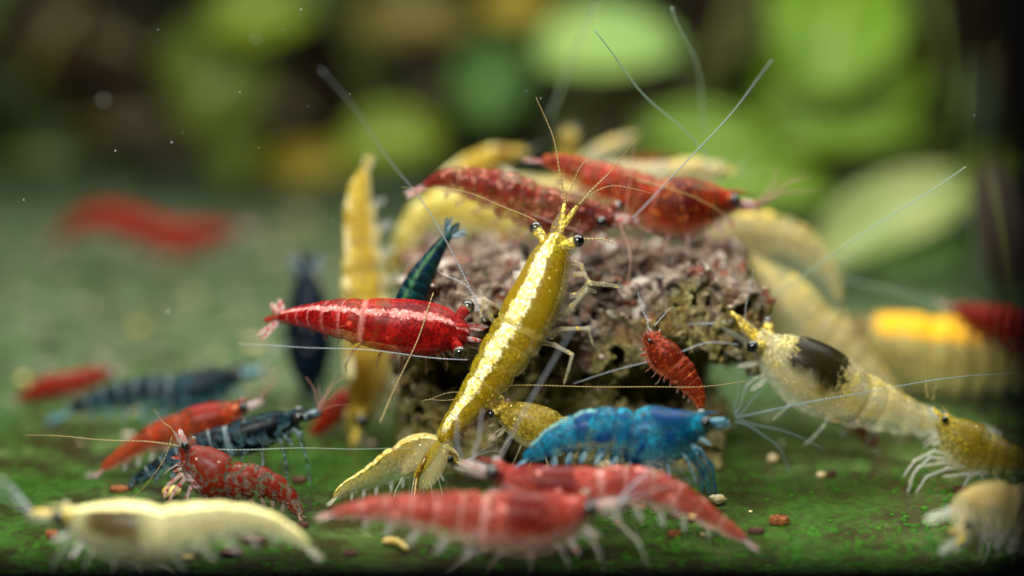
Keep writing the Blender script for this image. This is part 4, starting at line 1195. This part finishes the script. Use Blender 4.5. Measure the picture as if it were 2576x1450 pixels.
# --- the group on the left
shrimp('red speckled shrimp with a see through shell, sharp, head up and tail down',
       [(470, 1130, 19), (496, 1160, 42), (540, 1194, 51), (590, 1210, 43), (640, 1212, 37), (690, 1226, 30), (725, 1251, 22), (744, 1275, 16), (754, 1292, 11)],
       22.15, 'speckled', 'limb_red', 'feel_gold', thick=1.08, roll=18, rostrum=0.11, rost_dir=(-0.45, -1), foot='both', nleg=3, fan_len=0.09, spread=0.5, leg_len=0.3, default_ants=False,
       legs=[G([(490, 1200), (455, 1195), (425, 1220), (412, 1255)], 8), G([(510, 1215), (465, 1205), (440, 1235), (425, 1262)], 8), G([(525, 1225), (480, 1225), (470, 1258)], 8), G([(550, 1235), (530, 1245), (520, 1258)], 7)],
       ants=[A([(455, 1122), (400, 1116), (300, 1108), (170, 1100), (60, 1094)], (4.5, 2)), A([(440, 1090), (420, 1070), (385, 1030)], (4, 2), n='antennule'), A([(432, 1100), (400, 1180), (335, 1250)], (4, 2)),
             A([(540, 1130), (700, 1130), (860, 1128), (1030, 1130)], (3.5, 2), 'feel_green')])
shrimp('black and blue shrimp behind the red speckled one, facing right',
       [(742, 1056, 17), (700, 1068, 32), (650, 1086, 40), (590, 1105, 40), (530, 1120, 36), (470, 1142, 30), (420, 1164, 22), (370, 1192, 16), (336, 1213, 11)],
       23.1, 'blue_dark', 'limb_navy', 'feel_red', roll=16, rostrum=0.12, rost_dir=(1, -0.35), foot='floor', leg_len=0.42, spread=0.4, fan_len=0.08,
       ants=[A([(800, 1020), (790, 980), (770, 950)], (4, 2), n='antennule'), A([(800, 1030), (805, 1000), (802, 970)], (4, 2), n='antennule')])
shrimp('orange red shrimp leaning down between the two dark blue shrimp',
       [(606, 1030, 19), (562, 1050, 38), (500, 1070, 45), (440, 1086, 38), (382, 1106, 31), (332, 1132, 24), (292, 1158, 17), (262, 1178, 11)],
       23.55, 'orange_red', 'limb_pink', 'feel_red', roll=14, rostrum=0.14, rost_dir=(1, -0.4), foot='floor', leg_len=0.4)
shrimp('slate blue shrimp farther back on the left, facing right',
       [(592, 950, 20), (542, 966, 38), (480, 984, 43), (410, 990, 41), (340, 993, 36), (280, 1001, 28), (225, 1016, 20), (182, 1031, 13)],
       25.3, 'blue_mid', 'limb_blue', 'feel_white', roll=14, rostrum=0.16, rost_dir=(1, -0.35), foot='floor', leg_len=0.4, lod=1)
shrimp('small orange red shrimp at the far left edge, blurred',
       [(272, 940, 12), (232, 950, 22), (180, 965, 28), (120, 978, 27), (80, 990, 18), (48, 1002, 10)], 26.4, 'far_red', 'limb_pink', 'feel_red', roll=14, lod=1, foot='floor', leg_len=0.3)
shrimp('scarlet shrimp alone far back on the left, very blurred',
       [(580, 588, 16), (510, 594, 32), (440, 602, 40), (370, 582, 38), (300, 560, 38), (245, 552, 33), (195, 570, 24), (155, 592, 14)], 33.0, 'far_red', 'limb_pink', 'feel_red', roll=14, lod=1,
       foot='floor', leg_len=0.4)
shrimp('navy blue shrimp standing on its head behind the crimson shrimp',
       [(785, 985, 14), (780, 945, 36), (778, 880, 54), (776, 820, 54), (775, 762, 44), (772, 722, 34), (770, 692, 22)], 26.3, 'navy', 'limb_navy', 'feel_blue', up=(-1, 0), roll=75, asp=1.0, lod=1, leg_len=0.15, spread=0.8, fan_len=0.2)
shrimp('dark teal shrimp clinging to the left of the rock, tail fan up',
       [(1012, 800, 36), (1042, 735, 40), (1065, 690, 34), (1086, 655, 26), (1108, 620, 18), (1128, 594, 12)], 22.95, 'teal', 'limb_teal', 'feel_blue', up=(-1, 0), roll=70, cf=0.3, leg_len=0.15, spread=0.85,
       fan_len=0.20, fan_mat='limb_teal', fan_w=0.22)
shrimp('little rust red shrimp inside the dark hollow of the rock',
       [(1640, 860, 25), (1664, 890, 41), (1700, 926, 40), (1731, 962, 31), (1753, 992, 22), (1762, 1020, 14)], 22.55, 'small_red', 'limb_red', 'feel_white', up=(1, -1), roll=40, eye=1.0, rostrum=0.12,
       rost_dir=(-0.4, -1), eye_out=1.4, leg_len=0.2, default_ants=False, fan_len=0.1,
       ants=[A([(1632, 830), (1618, 780), (1602, 735)], (5, 3)), A([(1648, 818), (1668, 795), (1692, 772)], (4, 2), n='antennule')])
shrimp('glassy pale yellow shrimp lying under the tail of the golden shrimp',
       [(1124, 1160, 34), (1070, 1148, 54), (1010, 1164, 46), (960, 1190, 34), (912, 1212, 24), (872, 1230, 17), (846, 1250, 11)], 22.5, 'glass_yellow', 'limb_pale', 'feel_white', roll=16, foot='floor',
       leg_len=0.32, rostrum=0.1, fan_len=0.11, spread=0.3)
shrimp('dark red shrimp mostly hidden behind the tall yellow one',
       [(905, 985, 16), (868, 1010, 28), (838, 1042, 28), (808, 1072, 18), (785, 1090, 10)], 24.98, 'far_red', 'limb_red', 'feel_red', roll=15, lod=1, foot='floor', leg_len=0.3)
shrimp('red shrimp tail and pale legs below the pale shrimp with the saddle',
       [(2040, 985, 26), (2095, 1020, 34), (2140, 1050, 32), (2172, 1082, 24), (2196, 1118, 13)], 24.3, 'maroon', 'limb_pale', 'feel_white', up=(1, -1), roll=15, lod=1, foot='hang', leg_len=0.3)
shrimp('dark red shrimp in the shade between the golden and the freckled shrimp',
       [(1262, 1015, 12), (1225, 1030, 21), (1190, 1050, 22), (1160, 1075, 16), (1135, 1100, 10)], 22.75, 'maroon', 'limb_red', 'feel_red', roll=15, lod=1, foot='hang', leg_len=0.3)

# ------------------------------------------------------------------ food and crumbs on the floor
def pellet(name, label, x, y, w, h, mat, group='brown food pellets on the floor', flat=0.34, seed=0, rot=0.0):
    p = on_floor(x, y)
    k = ground_depth(y) / FPX
    r = w * k / 2
    g = random.Random(seed)
    V, F = [], []
    n = 22
    hh = h * k
    for lev, (rr, z) in enumerate(((0.9, 0.0), (1.0, 0.12), (1.0, 0.85), (0.93, 1.0), (0.5, 1.02))):
        for q in range(n):
            th = 2 * math.pi * q / n
            j = 1 + 0.09 * mnoise.noise(Vector((math.cos(th) * 2 + seed, math.sin(th) * 2, z * 2))) + g.uniform(-0.03, 0.03)
            V.append((r * rr * j * math.cos(th), r * rr * j * math.sin(th) * 0.8, 0.004 + hh * z * (1 + g.uniform(-0.05, 0.05) * lev)))
    V.append((0, 0, 0.004 + hh)); V.append((0, 0, 0.004))
    for lev in range(4):
        for q in range(n):
            q2 = (q + 1) % n
            F.append((lev * n + q, lev * n + q2, (lev + 1) * n + q2, (lev + 1) * n + q))
    for q in range(n):
        q2 = (q + 1) % n
        F.append((4 * n + q, 4 * n + q2, 5 * n)); F.append((q2, q, 5 * n + 1))
    o = mesh_object(name, V, F, M[mat], smooth=False)
    o.location = (p.x, p.y, 0)
    o.rotation_euler = (0, 0, rot)
    tag(o, label, 'food pellet', group)
    return o
pellet('food_pellet', 'sharp brown food pellet standing alone on green algae at lower right', 1960, 1318, 52, 17, 'pellet', seed=1)
pellet('food_pellet', 'dark brown pellet beside the trailing tail of the pink shrimp', 1902, 1342, 40, 12, 'crumb_dark', seed=2)
pellet('food_pellet', 'brown pellet under the belly of the left facing pink shrimp', 1697, 1350, 36, 13, 'pellet', seed=3)
pellet('food_pellet', 'brown pellet below the cream shrimp at the far left', 131, 1352, 34, 14, 'pellet', seed=4)
pellet('food_pellet', 'flat dark pellet under the tail of the cream yellow shrimp', 640, 1362, 54, 8, 'crumb_dark', seed=5)
pellet('food_pellet', 'flat dark pellet close to the front rail below the cream tail', 582, 1393, 60, 8, 'crumb_dark', seed=6)
pellet('food_pellet', 'flat dark pellet near the front rail beside the golden crumb', 880, 1394, 40, 8, 'crumb_dark', seed=7)
pellet('food_pellet', 'dark pellet at the tail tip of the red speckled shrimp', 762, 1326, 30, 10, 'crumb_dark', seed=8)
pellet('food_pellet', 'black crumb on open floor between blue and olive shrimp', 2092, 1200, 22, 14, 'crumb_dark', seed=9)
pellet('food_pellet', 'dark crumb just above the cream shrimp in the corner', 2415, 1238, 36, 12, 'crumb_dark', seed=10)
pellet('food_pellet', 'red brown pellet on the floor below the orange red shrimp tail', 300, 1236, 46, 10, 'pellet', seed=11)
pellet('food_pellet', 'dark red pellet in front of the black and blue shrimp', 752, 1215, 40, 12, 'crumb_dark', seed=12)

def crumb(label, x, y, w, mat, seed, squash=0.7, z=None, d=None):
    dep = ground_depth(y) if d is None else d
    r = w * dep / FPX / 2
    v, f = chip((0, 0, 0), r, seed, squash, 12)
    p = at(x, y, dep)
    lo = min(q.z for q in v)
    o = mesh_object('food_crumb', v, f, M[mat])
    o.location = (p.x, p.y, (-lo + 0.003) if d is None else p.z)
    return tag(o, label, 'food crumb', 'loose food crumbs')
crumb('white food crumb held by the feet of the blue shrimp', 1805, 1268, 46, 'crumb_pale', 31)
crumb('tan crumb under the pink shrimp belly beside its pellet', 1742, 1310, 34, 'crumb_gold', 32)
crumb('white crumb next to the black crumb on open floor', 2066, 1204, 24, 'crumb_pale', 33)
crumb('pale round crumb on green floor above the open patch', 1943, 1165, 26, 'crumb_pale', 34)
crumb('tiny white crumb beside the sharp brown pellet', 1888, 1291, 10, 'crumb_pale', 35)
crumb('tiny white crumb beside the pink shrimp tail', 1768, 1350, 10, 'crumb_pale', 36)
crumb('golden crumb near the front rail below the cream tail', 470, 1408, 34, 'crumb_gold', 37, 0.4)
crumb('orange tan lump under the mouth of the red speckled shrimp', 432, 1254, 44, 'crumb_gold', 38)
crumb('cream pebble tucked under the front of the rock', 1530, 1190, 80, 'crumb_pale', 39, 0.5)
# curved golden flake near the rail
cp = [(962, 1372), (985, 1370), (1008, 1378), (1024, 1390)]
pts = [on_floor(*q) + Vector((0, 0, 0.03)) for q in cp]
P_, _ = catmull([tuple(q) for q in pts], 12)
v, f = tube(P_, [0.018, 0.03, 0.034, 0.036, 0.036, 0.034, 0.034, 0.032, 0.03, 0.028, 0.024, 0.012], 8)
c0 = Vector(P_[6]); c0.z = 0
o = mesh_object('food_flake', [Vector(q) - c0 for q in v], f, M['crumb_gold']); o.location = c0
tag(o, 'curved golden food flake lying near the front rail', 'food flake')
# scattered pale crumbs far back on the left floor
gb = random.Random(21)
far = [(350, 830, 60), (640, 870, 70), (250, 905, 46), (60, 960, 60), (480, 745, 70), (150, 690, 80), (300, 600, 90), (700, 640, 70), (820, 700, 80), (330, 1045, 40), (545, 905, 60), (100, 830, 60),
       (610, 800, 50), (760, 560, 90), (2200, 900, 60), (2050, 640, 90), (420, 670, 70), (40, 740, 70)]
far_where = ['above the slate blue shrimp', 'right of the slate blue shrimp', 'between the small orange and slate blue shrimp', 'at the left edge beside the small orange shrimp',
             'below the scarlet shrimp', 'below left of the scarlet shrimp', 'under the tail half of the scarlet shrimp', 'right of the scarlet shrimp', 'left of the navy shrimp', 'under the slate blue shrimp',
             'just above the head of the slate blue shrimp', 'left above the orange shrimp', 'left of the crimson tail fan', 'behind the tall yellow shrimp', 'left of the amber striped shrimp',
             'behind the arched pale shrimp', 'straight below the scarlet shrimp', 'at the far left edge below the scarlet shrimp']
for i, (x, y, w) in enumerate(far):
    dep = ground_depth(y)
    v, f = chip((0, 0, 0), w * dep / FPX / 2 * 0.55, 400 + i, 0.35, 9)
    p = on_floor(x, y)
    lo = min(q.z for q in v)
    o = mesh_object('food_crumb', v, f, M[('crumb_gold', 'crumb_pale', 'grit')[i % 3]])
    o.location = (p.x, p.y, -lo + 0.003)
    tag(o, 'blurred pale crumb on the far floor ' + far_where[i], 'food crumb', 'blurred crumbs on the far floor')

V, F = [], []
g = random.Random(8)
for i in range(150):
    x, y = g.uniform(-60, 1000) if g.random() < 0.75 else g.uniform(1900, 2500), g.uniform(540, 1120)
    p = on_floor(x, y)
    v, f = chip(p + Vector((0, 0, 0.02)), g.uniform(0.02, 0.055), 900 + i, 0.5, 6)
    b = len(V)
    V += v; F += [tuple(b + q for q in t) for t in f]
o = mesh_object('floor_debris', V, F, M['grit'])
tag(o, 'fine pale debris strewn over the far floor', 'debris', kind='stuff')

# ------------------------------------------------------------------ specks drifting in the water
V, F = [], []
g = random.Random(3)
spots = [(235, 22, 15.5, 9), (400, 88, 19, 7), (260, 252, 19.4, 8), (603, 232, 22, 4), (757, 24, 22, 4), (398, 75, 22.3, 4), (432, 358, 22, 4), (290, 380, 22.2, 4), (60, 503, 22, 3), (652, 372, 22.4, 2.5),
         (838, 556, 22.3, 3), (645, 98, 20, 6), (1500, 52, 22, 3), (2450, 290, 22, 4), (1360, 248, 22, 3), (423, 784, 21.5, 5), (335, 640, 22.3, 3)]
for i in range(60):
    spots.append((g.uniform(0, 2500), g.uniform(0, 1200), g.uniform(21.0, 23.2), g.uniform(1.2, 2.2)))
for i, (x, y, d, w) in enumerate(spots):
    p = at(x, y, d)
    if p.z < 0.05:
        continue
    v, f = chip(p, w * d / FPX * 0.5, 700 + i, 0.7, 6)
    b = len(V)
    V += v; F += [tuple(b + q for q in t) for t in f]
o = mesh_object('drifting_specks', V, F, M['speck'])
tag(o, 'tiny white specks drifting in the water', 'specks', kind='stuff')
